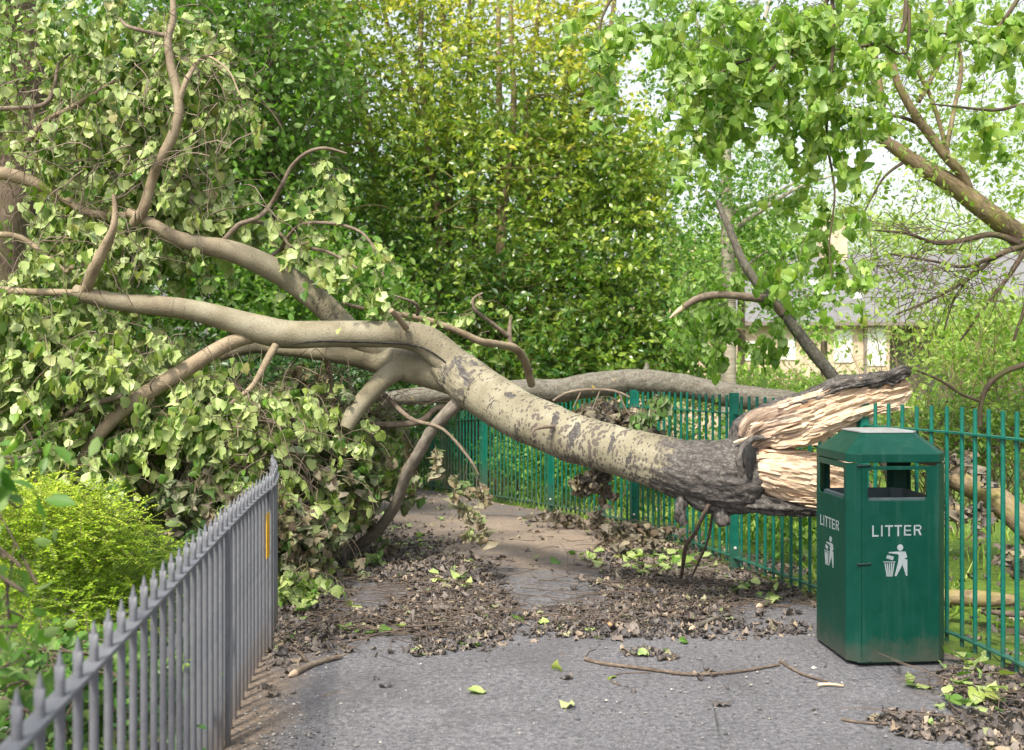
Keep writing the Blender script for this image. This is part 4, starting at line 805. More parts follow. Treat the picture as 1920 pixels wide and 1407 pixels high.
mb = MB(); ptube(mb, [(1700, 940, 7.7, 12), (1640, 830, 7.7, 12), (1600, 765, 7.6, 12), (1568, 715, 7.6, 12), (1520, 655, 7.6, 11.5), (1470, 590, 7.6, 10), (1430, 545, 7.6, 8.5), (1395, 495, 7.6, 8.5), (1372, 440, 7.6, 7), (1352, 395, 7.6, 5), (1345, 375, 7.6, 3)], seg=20, step=.03, disp=gd)
mb.build('limb', M['bark_grey'], lb_)
mb = MB(); ptube(mb, [(1466, 588, 7.58, 8), (1445, 565, 7.55, 8), (1405, 558, 7.5, 7.5), (1350, 553, 7.5, 7), (1310, 560, 7.5, 7), (1282, 576, 7.5, 6)], seg=16, step=.03, disp=gd); mb.build('limb', M['twig'], lb_)
mb = MB(); ptube(mb, [(1284, 575, 7.5, 5.5), (1270, 585, 7.5, 4.5), (1256, 597, 7.5, 1.5)], seg=8, step=.02); mb.build('broken_end', M['wood'], lb_)
lb, tb = MB(), MB()
hang(lb, tb, in_blobs([(1320, 590, 7.5, 60, 35, .25, 11), (1400, 600, 7.5, 60, 40, .25, 16), (1340, 640, 7.5, 50, 25, .2, 9), (1440, 500, 7.5, 50, 40, .2, 9), (1480, 560, 7.5, 40, 40, .2, 7), (1320, 520, 7.6, 50, 40, .2, 9), (1440, 630, 7.6, 40, 30, .2, 5), (1530, 560, 7.6, 40, 30, .2, 4)], g1), L=.2, nl=8, size=.07, tone=.3, g=g1, droop=.9)
lb.build('crown', M['bright'], lb_); tb.build('twigs', M['twig_dead'], lb_)
l3 = thing('fallen_log', 'thick pale log lying on the verge behind the right-hand railing', 'log', tuple(W(1850, 1050, 6.6)*np.array([1, 1, 0])))
mb = MB(); ptube(mb, [(1735, 845, 6.9, 16), (1770, 885, 6.8, 20), (1830, 915, 6.7, 24), (1880, 945, 6.6, 25), (1940, 1000, 6.5, 26), (2040, 1090, 6.4, 27)], seg=28, step=.03, disp=gd); mb.build('trunk', M['bark_ash'], l3)
lb, tb = MB(), MB(); hang(lb, tb, in_blobs([(1800, 850, 6.6, 50, 20, .15, 7), (1820, 930, 6.5, 40, 30, .15, 6), (1900, 1010, 6.3, 25, 30, .15, 4)], g1), L=.16, nl=7, size=.07, tone=.7, g=g1, T=T_WILT); lb.build('withered_leaves', M['wilt'], l3); tb.build('twigs', M['twig_dead'], l3)
l4 = thing('log', 'thin log lying flat on the grass behind the right-hand railing', 'log', tuple(G(1850, 1135)))
mb = MB(); tube(mb, [G(1755, 1118, .03), G(1810, 1122, .03), G(1850, 1124, .04), G(1905, 1126, .03)], [.045, .05, .05, .03], seg=16, step=.05, disp=gd); mb.build('trunk', M['bark_ash'], l4)
mb = MB(); tube(mb, [G(1860, 1148, .05), G(1900, 1152, .06), G(1960, 1150, .05)], [.014, .018, .02], seg=10, step=.05); mb.build('branch', M['twig_dead'], l4)

# ------------------------------------------------------------------ sticks on the path (each its own)
def stick(label, pts, r, mat='twig_dead', end=None, group=None, name='stick', h=None):
    h = h if h is not None else r*1.1; P = [G(a, b, h) for a, b in pts]; rr = np.linspace(r, r*.55, len(P))
    o = thing(name, label, 'stick', (P[0][0], P[0][1], 0), group)
    mb = MB(); tube(mb, P, rr, seg=10, step=.025, disp=lambda V, N, A, s, th, r: .16*r*vn(V*35, 3)+.1*r*vn(V*90, 5)); mb.build('stem', M[mat], o)
    if end:
        d = nrm(P[0]-P[1]); mb = MB(); tube(mb, [P[0]-d*.004, P[0]+d*.002] if end == 'cut' else [P[0]-d*.03, P[0]-d*.0, P[0]+d*.03, P[0]+d*.055], [r*.8, r*.78] if end == 'cut' else [r*.9, r*.95, r*.7, r*.1], seg=10, step=.01); mb.build('broken_end', M['wood'] if end != 'cut' else M['cutwood'], o)
    return o
q = NT('fresh_cut_wood'); M['cutwood'] = q.done(q.pbr(q.ramp(q.noise(q.obj(), 90, 3), [(.35, (.50, .20, .07)), (.65, (.72, .42, .2))]), .7))
stick('long thin brown stick lying across the bare tarmac in front of the bin', [(1097, 1236), (1130, 1244), (1210, 1254), (1290, 1264), (1340, 1263), (1400, 1257), (1462, 1246)], .010)
stick('short dark twig lying beside the foot of the litter bin', [(1463, 1240), (1485, 1254), (1510, 1266), (1552, 1278)], .008)
stick('short thick stick with an orange cut end on the edge of the leaf litter', [(1143, 1172), (1160, 1158), (1172, 1148), (1182, 1138)], .019, end='cut')
stick('grey stick with a pale torn end pointing at the camera', [(1300, 1178), (1325, 1166), (1345, 1158), (1370, 1152)], .016, 'bark_grey', end='torn')
stick('pale grey broken branch lying among leaves under the green railing', [(1425, 1136), (1450, 1124), (1480, 1112), (1512, 1092)], .019, 'bark_grey', end='torn')
stick('brown stick with a pale torn end near the grey railing', [(553, 1262), (580, 1248), (610, 1238), (640, 1230)], .018, 'twig', end='torn')
stick('curved dark stick beside the grey railing', [(512, 1198), (535, 1212), (560, 1222), (575, 1240)], .014)
stick('hair-thin curled twig on the bare tarmac', [(1165, 1286), (1146, 1277), (1150, 1268), (1175, 1262), (1220, 1261)], .004)
stick('thin twig branching off beside the long brown stick', [(1098, 1232), (1105, 1222), (1118, 1217)], .0035)
stick('slim dark twig at the edge of the litter in the middle of the path', [(913, 1208), (938, 1200), (955, 1190), (960, 1172)], .007)
stick('long slender twig lying in the litter on the left of the path', [(528, 1166), (570, 1182), (620, 1194), (650, 1192)], .007)
stick('pale thin stick lying left of the sawn stub', [(980, 1160), (1030, 1155), (1100, 1160), (1140, 1152)], .007, 'twig')
stick('forked dark twig crossing the litter near the middle', [(735, 1155), (800, 1138), (822, 1120), (828, 1095)], .007, 'twig')
stick('small black twig lying alone on the tarmac', [(604, 1308), (625, 1300), (645, 1297), (668, 1300)], .006)
stick('slim dark twig in front of the litter bin at the lower right', [(1578, 1349), (1620, 1355), (1680, 1356), (1712, 1342)], .006)
stick('flat pale chip of wood lying before the litter bin', [(1534, 1284), (1555, 1283), (1582, 1286)], .008, 'wood', name='wood_chip')

# ------------------------------------------------------------------ leaf litter (stuff)
def litter_pts(regions, g):
    out = []
    for px, py, rx, ry, n, h in regions:
        a = g.random(n)*2*math.pi; r = np.sqrt(g.random(n)); x = px+np.cos(a)*r*rx; y = py+np.sin(a)*r*ry
        for xi, yi in zip(x, y): out.append(np.append(G(xi, max(yi, 880)), h))
    return np.array(out)
g2 = np.random.default_rng(5)
LR = [(760, 1190, 260, 34, 420, .015), (1150, 1170, 240, 30, 330, .015), (700, 1212, 150, 16, 160, .012), (1300, 1130, 200, 40, 300, .02), (1000, 1175, 220, 22, 220, .012), (920, 975, 130, 30, 117, 0.020), (880, 1000, 160, 30, 156, 0.020), (960, 1090, 170, 30, 260, 0.030), (860, 940, 110, 18, 91, 0.020), (620, 1160, 110, 40, 392, 0.017), (720, 1120, 140, 60, 608, 0.028), (660, 1070, 90, 50, 392, 0.033), (760, 1060, 110, 50, 468, 0.028), (830, 1110, 170, 50, 523, 0.022), (760, 1180, 160, 35, 392, 0.017), (640, 1200, 110, 30, 243, 0.011), (740, 1228, 85, 12, 65, 0.011), (1000, 1120, 200, 40, 523, 0.017), (1150, 1070, 180, 45, 579, 0.028), (1270, 1110, 170, 45, 598, 0.028), (1400, 1130, 130, 40, 448, 0.022), (1350, 1075, 120, 40, 354, 0.028), (1450, 1090, 80, 30, 205, 0.022), (1120, 1010, 130, 35, 392, 0.028), (1230, 1030, 100, 40, 327, 0.028), (1050, 970, 90, 22, 243, 0.028), (1000, 1040, 150, 30, 187, 0.011), (900, 1165, 220, 28, 223, 0.011), (1380, 1185, 130, 16, 83, 0.008), (1100, 1150, 160, 22, 149, 0.011), (690, 1000, 60, 40, 187, 0.028), (830, 935, 60, 14, 55, 0.011), (1000, 945, 50, 12, 65, 0.017), (850, 1050, 110, 35, 299, 0.017),
      (1850, 1330, 110, 60, 392, 0.028), (1780, 1360, 110, 30, 140, 0.017), (1900, 1390, 80, 40, 223, 0.028), (1700, 1352, 70, 16, 27, 0.006), (1850, 1270, 80, 30, 223, 0.022), (1205, 1224, 45, 9, 19, 0.011), (1312, 1268, 22, 6, 7, 0.008), (515, 1300, 35, 14, 9, 0.006), (530, 1245, 35, 30, 27, 0.006), (1520, 1160, 50, 20, 36, 0.011), (1250, 1235, 20, 4, 6, 0.006), (900, 1250, 380, 90, 10, 0.000), (1200, 1300, 400, 80, 6, 0.000)]
A = litter_pts(LR, g2)
def patchy(A, g):
    q_ = np.stack([A[:, 0]*2.3, A[:, 1]*1.5, 0*A[:, 0]], 1); px = 960+A[:, 0]/A[:, 1]*FPX; py = HOR+CAMZ/A[:, 1]*FPX
    bare = np.clip(1.15-((px-1010)/150)**2, 0, 1)*np.clip((1135-py)/25, 0, 1)
    return A[(fbm(q_, 61, 3)+g.normal(0, .12, len(A)) > -.13) & (g.random(len(A)) > bare*.86)]
A = patchy(A, g2)
# drifts behind the railing too
bx = np.concatenate([g2.uniform(2.5, 5, 330), g2.uniform(1.9, 4.2, 200), g2.uniform(-.2, 1.8, 300)]); by = np.concatenate([g2.uniform(3.6, 6.6, 330), g2.uniform(6, 9, 200), g2.uniform(9, 13, 300)])
k_ = bx > fenceX(by)+.03; bx, by = bx[k_], by[k_]
A = np.vstack([A, np.stack([bx, by, gh(by)-.05, np.full(len(bx), .04)], 1)])
# left verge
bx = g2.uniform(-3, -.9, 900); by = g2.uniform(1.6, 7, 900); k_ = bx < lfX(by)-.05; A = np.vstack([A, np.stack([bx[k_], by[k_], 0*bx[k_]-.05, np.full(k_.sum(), .03)], 1)])
N = len(A); p = A[:, :3].copy(); p[:, 2] += .005+g2.random(N)*A[:, 3]*.6
ax = nrm(np.stack([g2.normal(size=N), g2.normal(size=N), g2.normal(0, .16, N)], 1)); nmv = rdir(N, g2)*.42+np.array([0, 0, 1])
sun_warm = np.clip((A[:, 1]-7.0)/1.5, 0, 1)  # sunlight on the farther leaves, put into their tone
tone = g2.choice([.05, .28, .5, .72, .9], N, p=[.03, .06, .20, .36, .35])-sun_warm*.20+g2.normal(0, .05, N)
lb = MB(); leaves(lb, p, ax, nmv, .050*g2.uniform(.35, 1.35, N), tone, T_LIT, g=g2)
# scraps of crumbled leaf
A2 = litter_pts([(a, b, rx*1.12, ry*1.12, int(n*1.1), h) for a, b, rx, ry, n, h in LR], g2); A2 = patchy(A2, g2); p = A2[:, :3].copy(); N = len(p); p[:, 2] += .004+g2.random(N)*A2[:, 3]*.6
leaves(lb, p, nrm(np.stack([g2.normal(size=N), g2.normal(size=N), g2.normal(0, .3, N)], 1)), rdir(N, g2)*.6+np.array([0, 0, 1]), .03*g2.uniform(.3, 1.3, N), g2.uniform(.3, 1, N)-.2*np.clip((p[:, 1]-7)/1.5, 0, 1), T_LIT[:3], g=g2)  # scraps further back get the same painted sunlit tone
tag(lb.build('leaf_litter', M['litter']), 'dark curled dead leaves scattered and heaped over the path', 'leaf litter', kind='stuff')
# green leaves fallen among them
A = litter_pts([(1230, 1065, 60, 22, 42, .07), (1290, 1060, 50, 18, 22, .06), (850, 1095, 40, 14, 12, .05), (1060, 1050, 60, 10, 10, .02), (1150, 1050, 60, 14, 18, .03), (560, 1120, 45, 45, 46, .10), (600, 1060, 40, 30, 26, .08), (1380, 1110, 40, 14, 10, .05), (1440, 1120, 40, 20, 14, .04), (700, 1190, 60, 20, 8, .03), (870, 1215, 40, 4, 3, .01), (1840, 1320, 70, 40, 22, .06), (1700, 1288, 25, 4, 3, .005), (1820, 1250, 40, 20, 14, .04), (1000, 1250, 400, 60, 7, .0), (780, 1020, 60, 30, 14, .03), (970, 1175, 60, 14, 5, .02)], g2)
N = len(A); p = A[:, :3].copy(); p[:, 2] += .012+g2.random(N)*A[:, 3]; lb = MB(); leaves(lb, p, np.stack([g2.normal(size=N), g2.normal(size=N), g2.normal(0, .25, N)], 1), rdir(N, g2)*.5+np.array([0, 0, 1.])*g2.choice([1, -1], (N, 1)), .08*g2.uniform(.5, 1.1, N), .3+g2.normal(0, .12, N), T_POP, g=g2)
tag(lb.build('green_leaf_litter', M['pop']), 'fresh green poplar leaves strewn over the dead ones', 'fallen leaves', kind='stuff')
# fine twigs in the litter
A = litter_pts([(750, 1150, 230, 60, 300, .04), (1050, 1120, 300, 60, 240, .03), (1330, 1110, 200, 60, 240, .04), (1120, 1010, 130, 40, 50, .05), (1850, 1320, 110, 60, 60, .05), (600, 1190, 110, 40, 40, .03), (1100, 1160, 300, 20, 40, .01)], g2)
bx = g2.uniform(2.5, 5, 60); by = g2.uniform(4, 8, 60); A = np.vstack([A, np.stack([bx, by, 0*bx-.05, 0*bx+.15], 1)])
N = len(A); K = 7; P = np.zeros((N, K, 3)); P[:, 0] = A[:, :3]+np.stack([0*A[:, 0], 0*A[:, 0], .008+g2.random(N)*A[:, 3]], 1); d = nrm(np.stack([g2.normal(size=N), g2.normal(size=N)*.6, 0*A[:, 0]], 1)); l = g2.uniform(.02, .075, N)
for k in range(1, K):
    d = nrm(d+g2.normal(0, .2, (N, 3))*np.array([1, 1, .35])); P[:, k] = P[:, k-1]+d*l[:, None]; P[:, k, 2] = np.maximum(P[:, k, 2], gh(P[:, k, 1])+.006-.05*(P[:, k, 0] > fenceX(P[:, k, 1])))
tb = MB(); prisms(tb, P, g2.uniform(.002, .005, N), .0012); tag(tb.build('twig_litter', M['twig_dead']), 'thin broken twigs lying in the dead leaves', 'twigs', kind='stuff')
# grit and small stones
N = 2600; py = g2.uniform(1180, 1500, N); px = g2.uniform(440, 1800, N); edge = g2.random(N) < .45; px[edge] = g2.normal(520, 60, edge.sum()); Pg = np.array([G(a, b, 0) for a, b in zip(px, py)]); kk = (Pg[:, 0] > lfX(Pg[:, 1])+.02); Pg = Pg[kk]; N = len(Pg)
ico = np.array([(1, 0, 0), (-1, 0, 0), (0, 1, 0), (0, -1, 0), (0, 0, .7), (0, 0, -.5)]); fi = np.array([(0, 2, 4), (2, 1, 4), (1, 3, 4), (3, 0, 4), (2, 0, 5), (1, 2, 5), (3, 1, 5), (0, 3, 5)])
sz = g2.gamma(2., .0016, N)+.0015; V = ico[None]*sz[:, None, None]*g2.uniform(.6, 1.4, (N, 6, 1))+(Pg+np.array([0, 0, .006]))[:, None]
mb = MB(); mb.add(V.reshape(-1, 3), (fi[None]+(np.arange(N)*6)[:, None, None]).reshape(-1, 3), rnd=np.repeat(g2.random(N), 8))
q = NT('grit'); M['grit'] = q.done(q.pbr(q.ramp((q.n('Attribute', attribute_name='rnd'), 'Fac'), [(0, (.06, .06, .065)), (.6, (.17, .165, .165)), (.93, (.28, .26, .24)), (1, (.5, .48, .45))]), .8))
tag(mb.build('grit', M['grit'], smooth=False), 'loose grit and small stones on the tarmac', 'grit', kind='stuff')

# ------------------------------------------------------------------ living trees and shrubs
g3 = np.random.default_rng(21)
def tree(name, label, cat, base, group=None): return thing(name, label, cat, base, group)
# laurel tree, centre
ht = tree('laurel_tree', 'many-stemmed evergreen with small glossy yellow-green leaves behind the middle of the railing', 'tree', (-.2, 17., float(gh(17.))))
for i, (xb, xt, d) in enumerate([(840, 790, 12.3), (870, 830, 12.6), (930, 935, 12.1), (945, 958, 11.9), (965, 1010, 12.0), (900, 880, 12.8), (780, 640, 12.4), (1000, 1080, 12.3), (990, 1150, 12.5), (915, 720, 12.6)]):
    mb = MB(); d = d*1.4-.2; y0 = HOR+(CAMZ-gh(d))*FPX/d
    ptube(mb, [(xb, y0, d, 11), ((xb*2+xt)/3+g3.normal(0, 5), 650, d, 9), ((xb+xt)/2+g3.normal(0, 6), 430, d, 7.5), ((xb+2*xt)/3+g3.normal(0, 6), 220, d, 6), (xt, 20, d, 4.5), (xt+g3.normal(0, 15), -200, d, 2.5)], seg=10, step=.12, disp=gd)
    mb.build('stem', M['bark_ash'], ht)
HB = [(560, 150, 12.6, 170, 220, 1.0, 500), (740, 130, 12.2, 200, 230, 1.2, 900), (950, 120, 12., 190, 240, 1.3, 900), (1090, 200, 11.8, 90, 160, 1., 330), (1190, 330, 11.6, 95, 110, .9, 420), (1120, 420, 11.5, 150, 130, 1., 520), (900, 380, 11.7, 240, 180, 1.2, 1000), (650, 400, 12.2, 200, 200, 1.1, 700), (760, 600, 11.8, 240, 130, 1.1, 700), (1000, 600, 11.3, 200, 130, 1.1, 750), (1190, 560, 11.2, 110, 120, .9, 440), (1130, 680, 11.0, 200, 60, .9, 420), (900, 720, 11.5, 200, 70, .9, 300), (1230, 670, 11, 80, 70, .7, 200), (820, -80, 12.3, 420, 120, 1.3, 700)]
lb, tb = MB(), MB(); A = in_blobs([(a, b, c*1.4, d_, e_, f_*1.4, int(n_*1.1)) for a, b, c, d_, e_, f_, n_ in HB], g3)
def htone(p):  # yellower sun leaves; light from the top and right also put into tone
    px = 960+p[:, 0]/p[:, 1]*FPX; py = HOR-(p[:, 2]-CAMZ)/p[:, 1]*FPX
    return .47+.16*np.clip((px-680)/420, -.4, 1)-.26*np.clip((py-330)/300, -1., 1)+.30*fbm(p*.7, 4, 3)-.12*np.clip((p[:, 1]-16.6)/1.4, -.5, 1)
N = len(A); A = A[fbm(A*.75, 77, 2) > -.28]; N = len(A); nl = 8; d = nrm(np.stack([g3.normal(0, 1, N), g3.normal(-.4, .8, N), g3.normal(.1, .5, N)], 1)); P = np.zeros((N, 4, 3)); P[:, 0] = A
for k in range(1, 4): P[:, k] = P[:, k-1]+d*.15; d = nrm(d+np.array([0, 0, -.12])+g3.normal(0, .12, (N, 3)))
prisms(tb, P, .003, .0015)
ix = np.repeat(np.arange(N), nl); t = np.tile(np.linspace(.3, 2.99, nl), N); k = t.astype(int); f = (t-k)[:, None]; p = P[ix, k]*(1-f)+P[ix, np.minimum(k+1, 3)]*f
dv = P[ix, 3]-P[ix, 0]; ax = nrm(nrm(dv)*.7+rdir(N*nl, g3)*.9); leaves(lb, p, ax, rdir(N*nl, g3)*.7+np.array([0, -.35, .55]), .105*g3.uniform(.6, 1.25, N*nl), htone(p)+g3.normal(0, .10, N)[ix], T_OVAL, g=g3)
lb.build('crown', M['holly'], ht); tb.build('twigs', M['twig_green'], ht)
# slender limbs inside the laurel
mb = MB(); 
for k in range(60):
    x, y, d = g3.uniform(620, 1150), g3.uniform(60, 640), g3.uniform(15.7, 17.4); s = g3.choice([-1, 1]); l = g3.uniform(60, 160)
    ptube(mb, [(x, y, d, 2.4), (x+s*l*.5, y-l*.12*g3.uniform(-.5, 1.5), d-.2, 1.8), (x+s*l, y-l*.25*g3.uniform(-1, 1.5), d-.4, 1)], seg=5, step=.2)
tag(mb.build('branches', M['twig_green'], ht), kind='stuff')

def leafy(name, label, cat, B, n, rad, size, mat, T, tone, stems=None, group=None, smat='bark_brown', tonef=None, bias=(0, -.2, .5), g=g3, twigs=True):
    px, py, d = B[0][:3]; b = W(px, py, d); o = tree(name, label, cat, (float(b[0]), float(b[1]), float(gh(b[1]))), group)
    lb = MB(); A = in_blobs(B, g); clumps(lb, A, n, rad, size, tone, T, g=g, bias=bias, tonef=tonef); lb.build('crown', M[mat], o)
    for L in stems or []:
        mb = MB(); ptube(mb, L, seg=12, step=.15, disp=gd); mb.build('trunk' if L[0][3] > 8 else 'branch', M[smat], o)
    if twigs:
        tb = MB(); m = len(A)//2; c = A[:m]; dd = rdir(m, g)*.5+np.array([0, 0, .3]); P = np.stack([c-dd*rad*3, c-dd*rad, c+dd*rad+g.normal(0, .03, (m, 3)), c+dd*rad*3], 1); prisms(tb, P, .005, .0018); tb.build('twigs', M['twig_dead'], o)
    return o
gz = lambda d: HOR+(CAMZ-float(gh(d)))*FPX/d
# dark trees behind, upper left and middle
leafy('dark_tree', 'dark broadleaf tree standing behind the fallen crown at upper left centre', 'tree', [(480, 120, 14.5, 190, 260, 1.5, 700), (420, 380, 14.5, 200, 180, 1.3, 420), (560, 560, 14, 200, 130, 1.2, 420)], 12, .22, .12, 'midleaf', T_OVAL, .46, [[(520, gz(14.5), 14.5, 20), (515, 500, 14.5, 17), (512, 250, 14.5, 12), (500, 0, 14.5, 8)], [(514, 300, 14.5, 7), (480, 200, 14.3, 6), (470, 80, 14.3, 4)]])
leafy('dark_tree', 'deep green tree filling the gap behind the ivy-clad trunk at far left', 'tree', [(100, 500, 13, 330, 280, 1.4, 1000), (200, 120, 14, 260, 200, 1.5, 560), (-150, 300, 13, 200, 400, 1.4, 300)], 12, .2, .11, 'midleaf', T_OVAL, .4, [[(180, gz(13), 13, 22), (170, 400, 13, 16), (150, 100, 13, 10)]])
leafy('thicket', 'dense dark undergrowth behind the fallen tree on the left of the path', 'bushes', [(200, 800, 10.5, 330, 170, 1.2, 900), (520, 760, 11.5, 260, 130, 1., 700), (60, 1000, 8.5, 250, 120, .8, 300)], 12, .15, .075, 'darkleaf', T_OVAL, .35)
leafy('thicket', 'leafy green hedge bank beyond the far bend of the railing', 'bushes', [(860, 830, 19, 240, 75, 1.6, 700), (1050, 860, 15.5, 150, 80, 1., 420), (700, 800, 21, 200, 110, 1.5, 400)], 12, .20, .085, 'midleaf', T_OVAL, .5)
leafy('bramble_bush', 'low bramble bush right behind the railing posts left of the bin', 'bush', [(1250, 860, 10.5, 120, 90, .8, 220), (1400, 900, 9.5, 110, 110, .7, 180), (1480, 930, 8.2, 70, 130, .5, 110)], 9, .13, .07, 'midleaf', T_OVAL, .45)
leafy('bush', 'bright leafy bush on the bank above the lichen-spotted log', 'bush', [(1450, 735, 16, 160, 24, .9, 200), (1340, 735, 15, 80, 34, .7, 100), (1560, 745, 15, 130, 45, .9, 180)], 11, .16, .075, 'paleleaf', T_SM, .35)
# left ivy-clad trunk
iv = tree('ivy_clad_tree', 'standing tree trunk wrapped in ivy at the far left edge', 'tree', tuple(W(-20, gz(9.5), 9.5)))
mb = MB(); ptube(mb, [(-30, gz(9.5), 9.5, 62), (-10, 700, 9.5, 52), (8, 450, 9.5, 46), (40, 250, 9.5, 40), (45, 100, 9.5, 36), (20, -60, 9.5, 32)], seg=26, step=.05, disp=lambda V, N, A, s, th, r: .12*r*fbm(V*5, 2, 3)+.05*r*(1-2*np.abs(fbm(np.stack([np.cos(th)*5, np.sin(th)*5, s*3], 1), 8, 2)))); mb.build('trunk', M['bark_brown'], iv)
lb = MB(); hh = g3.uniform(0, 1, 420); c = np.stack([W(x, y, 9.5) for x, y in zip(30+g3.normal(0, 26, 420), hh*330-40)]); c[:, 1] -= g3.uniform(.1, .25, 420); clumps(lb, c, 4, .05, .055, .6, T_SM, g=g3, bias=(0, -1, .3)); lb.build('ivy', M['midleaf'], iv)
# slim tree
stt = tree('slim_tree', 'slim straight pale-grey tree rising behind the lichen-spotted log', 'tree', tuple(W(1365, gz(12), 12)))
mb = MB(); ptube(mb, [(1366, gz(12), 12, 15), (1366, 700, 12, 14), (1366, 520, 12, 13), (1362, 350, 12, 11), (1358, 180, 12, 9), (1352, 0, 12, 7), (1345, -150, 12, 5)], seg=18, step=.08, disp=lambda V, N, A, s, th, r: .06*r*vn(V*7, 3)); mb.build('trunk', M['bark_pale'], stt)
for L in ([(1365, 440, 12, 6), (1420, 400, 11.8, 5), (1500, 350, 11.6, 3), (1560, 330, 11.5, 2)], [(1363, 405, 12, 5), (1440, 372, 12.2, 4), (1510, 330, 12.3, 2)], [(1360, 260, 12, 5), (1300, 200, 12, 4), (1240, 130, 12, 2)], [(1366, 560, 12, 4), (1400, 500, 11.8, 3), (1440, 470, 11.6, 2)], [(1357, 150, 12, 5), (1420, 70, 12, 4), (1450, -20, 12, 3)], [(1356, 120, 12, 4), (1310, 50, 12, 3), (1290, -30, 12, 2)]):
    mb = MB(); ptube(mb, L, seg=8, step=.1); mb.build('branch', M['bark_pale'], stt)
lb = MB(); A = in_blobs([(1420, 350, 11.8, 110, 90, .7, 150), (1330, 450, 12, 80, 110, .6, 140), (1300, 300, 12, 70, 60, .5, 60), (1270, 120, 12, 80, 110, .8, 110), (1420, 60, 12, 140, 80, .8, 110), (1460, 470, 11.7, 80, 60, .5, 90), (1500, 560, 11.5, 80, 70, .5, 70), (1290, 600, 11.5, 50, 80, .5, 70), (1250, 0, 12, 90, 60, .6, 60)], g3); clumps(lb, A, 9, .10, .07, .45, T_SM, g=g3, bias=(0, -.3, .5)); lb.build('crown', M['midleaf'], stt)

# overhanging poplar, rooted out to the right beyond the railing
pt = tree('poplar_tree', 'poplar with bright green leafy boughs hanging into the view above the bin', 'tree', (3.9, 6.4, 0))
def dk(L, name='branch', mat='bark_brown', parent=pt, seg=10, step=.06): mb = MB(); ptube(mb, L, seg=seg, step=step, disp=gd); return mb.build(name, M[mat], parent)
mb = MB(); tube(mb, [(3.9, 6.4, -.1), (3.95, 6.4, 1.5), (3.8, 6.3, 3.2), (3.5, 6.2, 4.6), (3.2, 6.1, 6)], [.2, .17, .15, .12, .09], seg=20, step=.1, disp=gd); 
trunk_o = mb.build('trunk', M['bark_grey'], pt); bpy.data.objects.remove(trunk_o)
mb = MB(); tube(mb, [(4.6, 6.4, -.1), (4.6, 6.4, 1.5), (4.5, 6.3, 3.2), (4.2, 6.2, 4.4), (3.9, 6.1, 6)], [.2, .17, .15, .12, .09], seg=20, step=.1, disp=gd); mb.build('trunk', M['bark_grey'], pt); pt.location = (4.6, 6.4, 0)
for c in pt.children: c.matrix_parent_inverse = Matrix.Translation(-pt.location)
for L in ([(2230, -330, 6.2, 16), (1950, -230, 6.1, 13), (1760, -120, 6, 9), (1705, -20, 6, 5.5), (1690, 60, 6, 4), (1628, 85, 6, 3), (1560, 95, 6, 2)],
          [(1760, -120, 6, 9), (1600, -110, 5.9, 7), (1560, -20, 5.9, 5), (1520, 60, 5.9, 4), (1470, 110, 5.9, 3.5), (1400, 170, 5.9, 2.5), (1330, 240, 5.9, 1.5)],
          [(1600, -110, 5.9, 7), (1380, -90, 5.9, 5), (1200, -50, 6, 4), (1130, 30, 6, 2.5), (1125, 130, 6, 1.5)],
          [(1560, -20, 5.9, 4), (1562, 80, 5.9, 3.5), (1555, 180, 5.9, 3), (1550, 260, 5.9, 2.5), (1565, 360, 5.9, 2), (1555, 460, 5.9, 1.5), (1560, 520, 5.9, 1.)],
          [(1520, 60, 5.9, 3), (1440, 100, 6, 3), (1360, 130, 6, 2.5), (1310, 190, 6, 2)], [(1705, -20, 6, 4), (1700, 100, 6, 2.5), (1660, 85, 6, 2)],
          [(1950, -230, 6.1, 8), (1930, -60, 6, 5), (1895, 20, 6, 4), (1842, 78, 6, 3.5), (1790, 66, 6, 2.5), (1720, 55, 6, 1.5)],
          [(2000, 180, 6, 4), (1900, 200, 6, 3), (1860, 207, 6, 3), (1745, 195, 6, 1.5)]):
    dk(L)
lb, tb = MB(), MB()
PB = [(1130, 60, 6, 45, 60, .25, 12), (1130, 140, 6, 35, 50, .2, 8), (1330, 40, 6, 120, 60, .5, 37), (1450, 60, 6, 130, 90, .5, 52), (1400, 150, 5.9, 100, 70, .4, 31), (1310, 200, 5.9, 55, 70, .3, 13), (1560, 120, 5.9, 80, 120, .4, 37), (1500, 230, 5.9, 60, 60, .3, 14), (1600, 230, 5.9, 50, 70, .3, 12), (1290, 270, 5.9, 35, 35, .2, 5), (1560, 340, 5.9, 45, 60, .2, 10), (1545, 420, 5.9, 45, 40, .2, 7), (1565, 485, 5.9, 35, 35, .15, 6), (1500, 470, 5.9, 28, 22, .1, 3), (1600, 20, 6, 150, 50, .5, 31), (1780, 20, 6, 110, 60, .5, 16), (1890, 90, 6, 50, 90, .4, 13), (1870, 220, 6, 60, 40, .3, 7), (1340, 120, 6, 70, 80, .3, 16)]
A = in_blobs(PB, g3); hang(lb, tb, A, L=.28, nl=11, size=.064, T=T_POP+T_WILT[:1], tone=.5, tonej=.2, g=g3, droop=.9, tr=.0024); lb.build('crown', M['bright'], pt); tb.build('twigs', M['twig_dead'], pt)

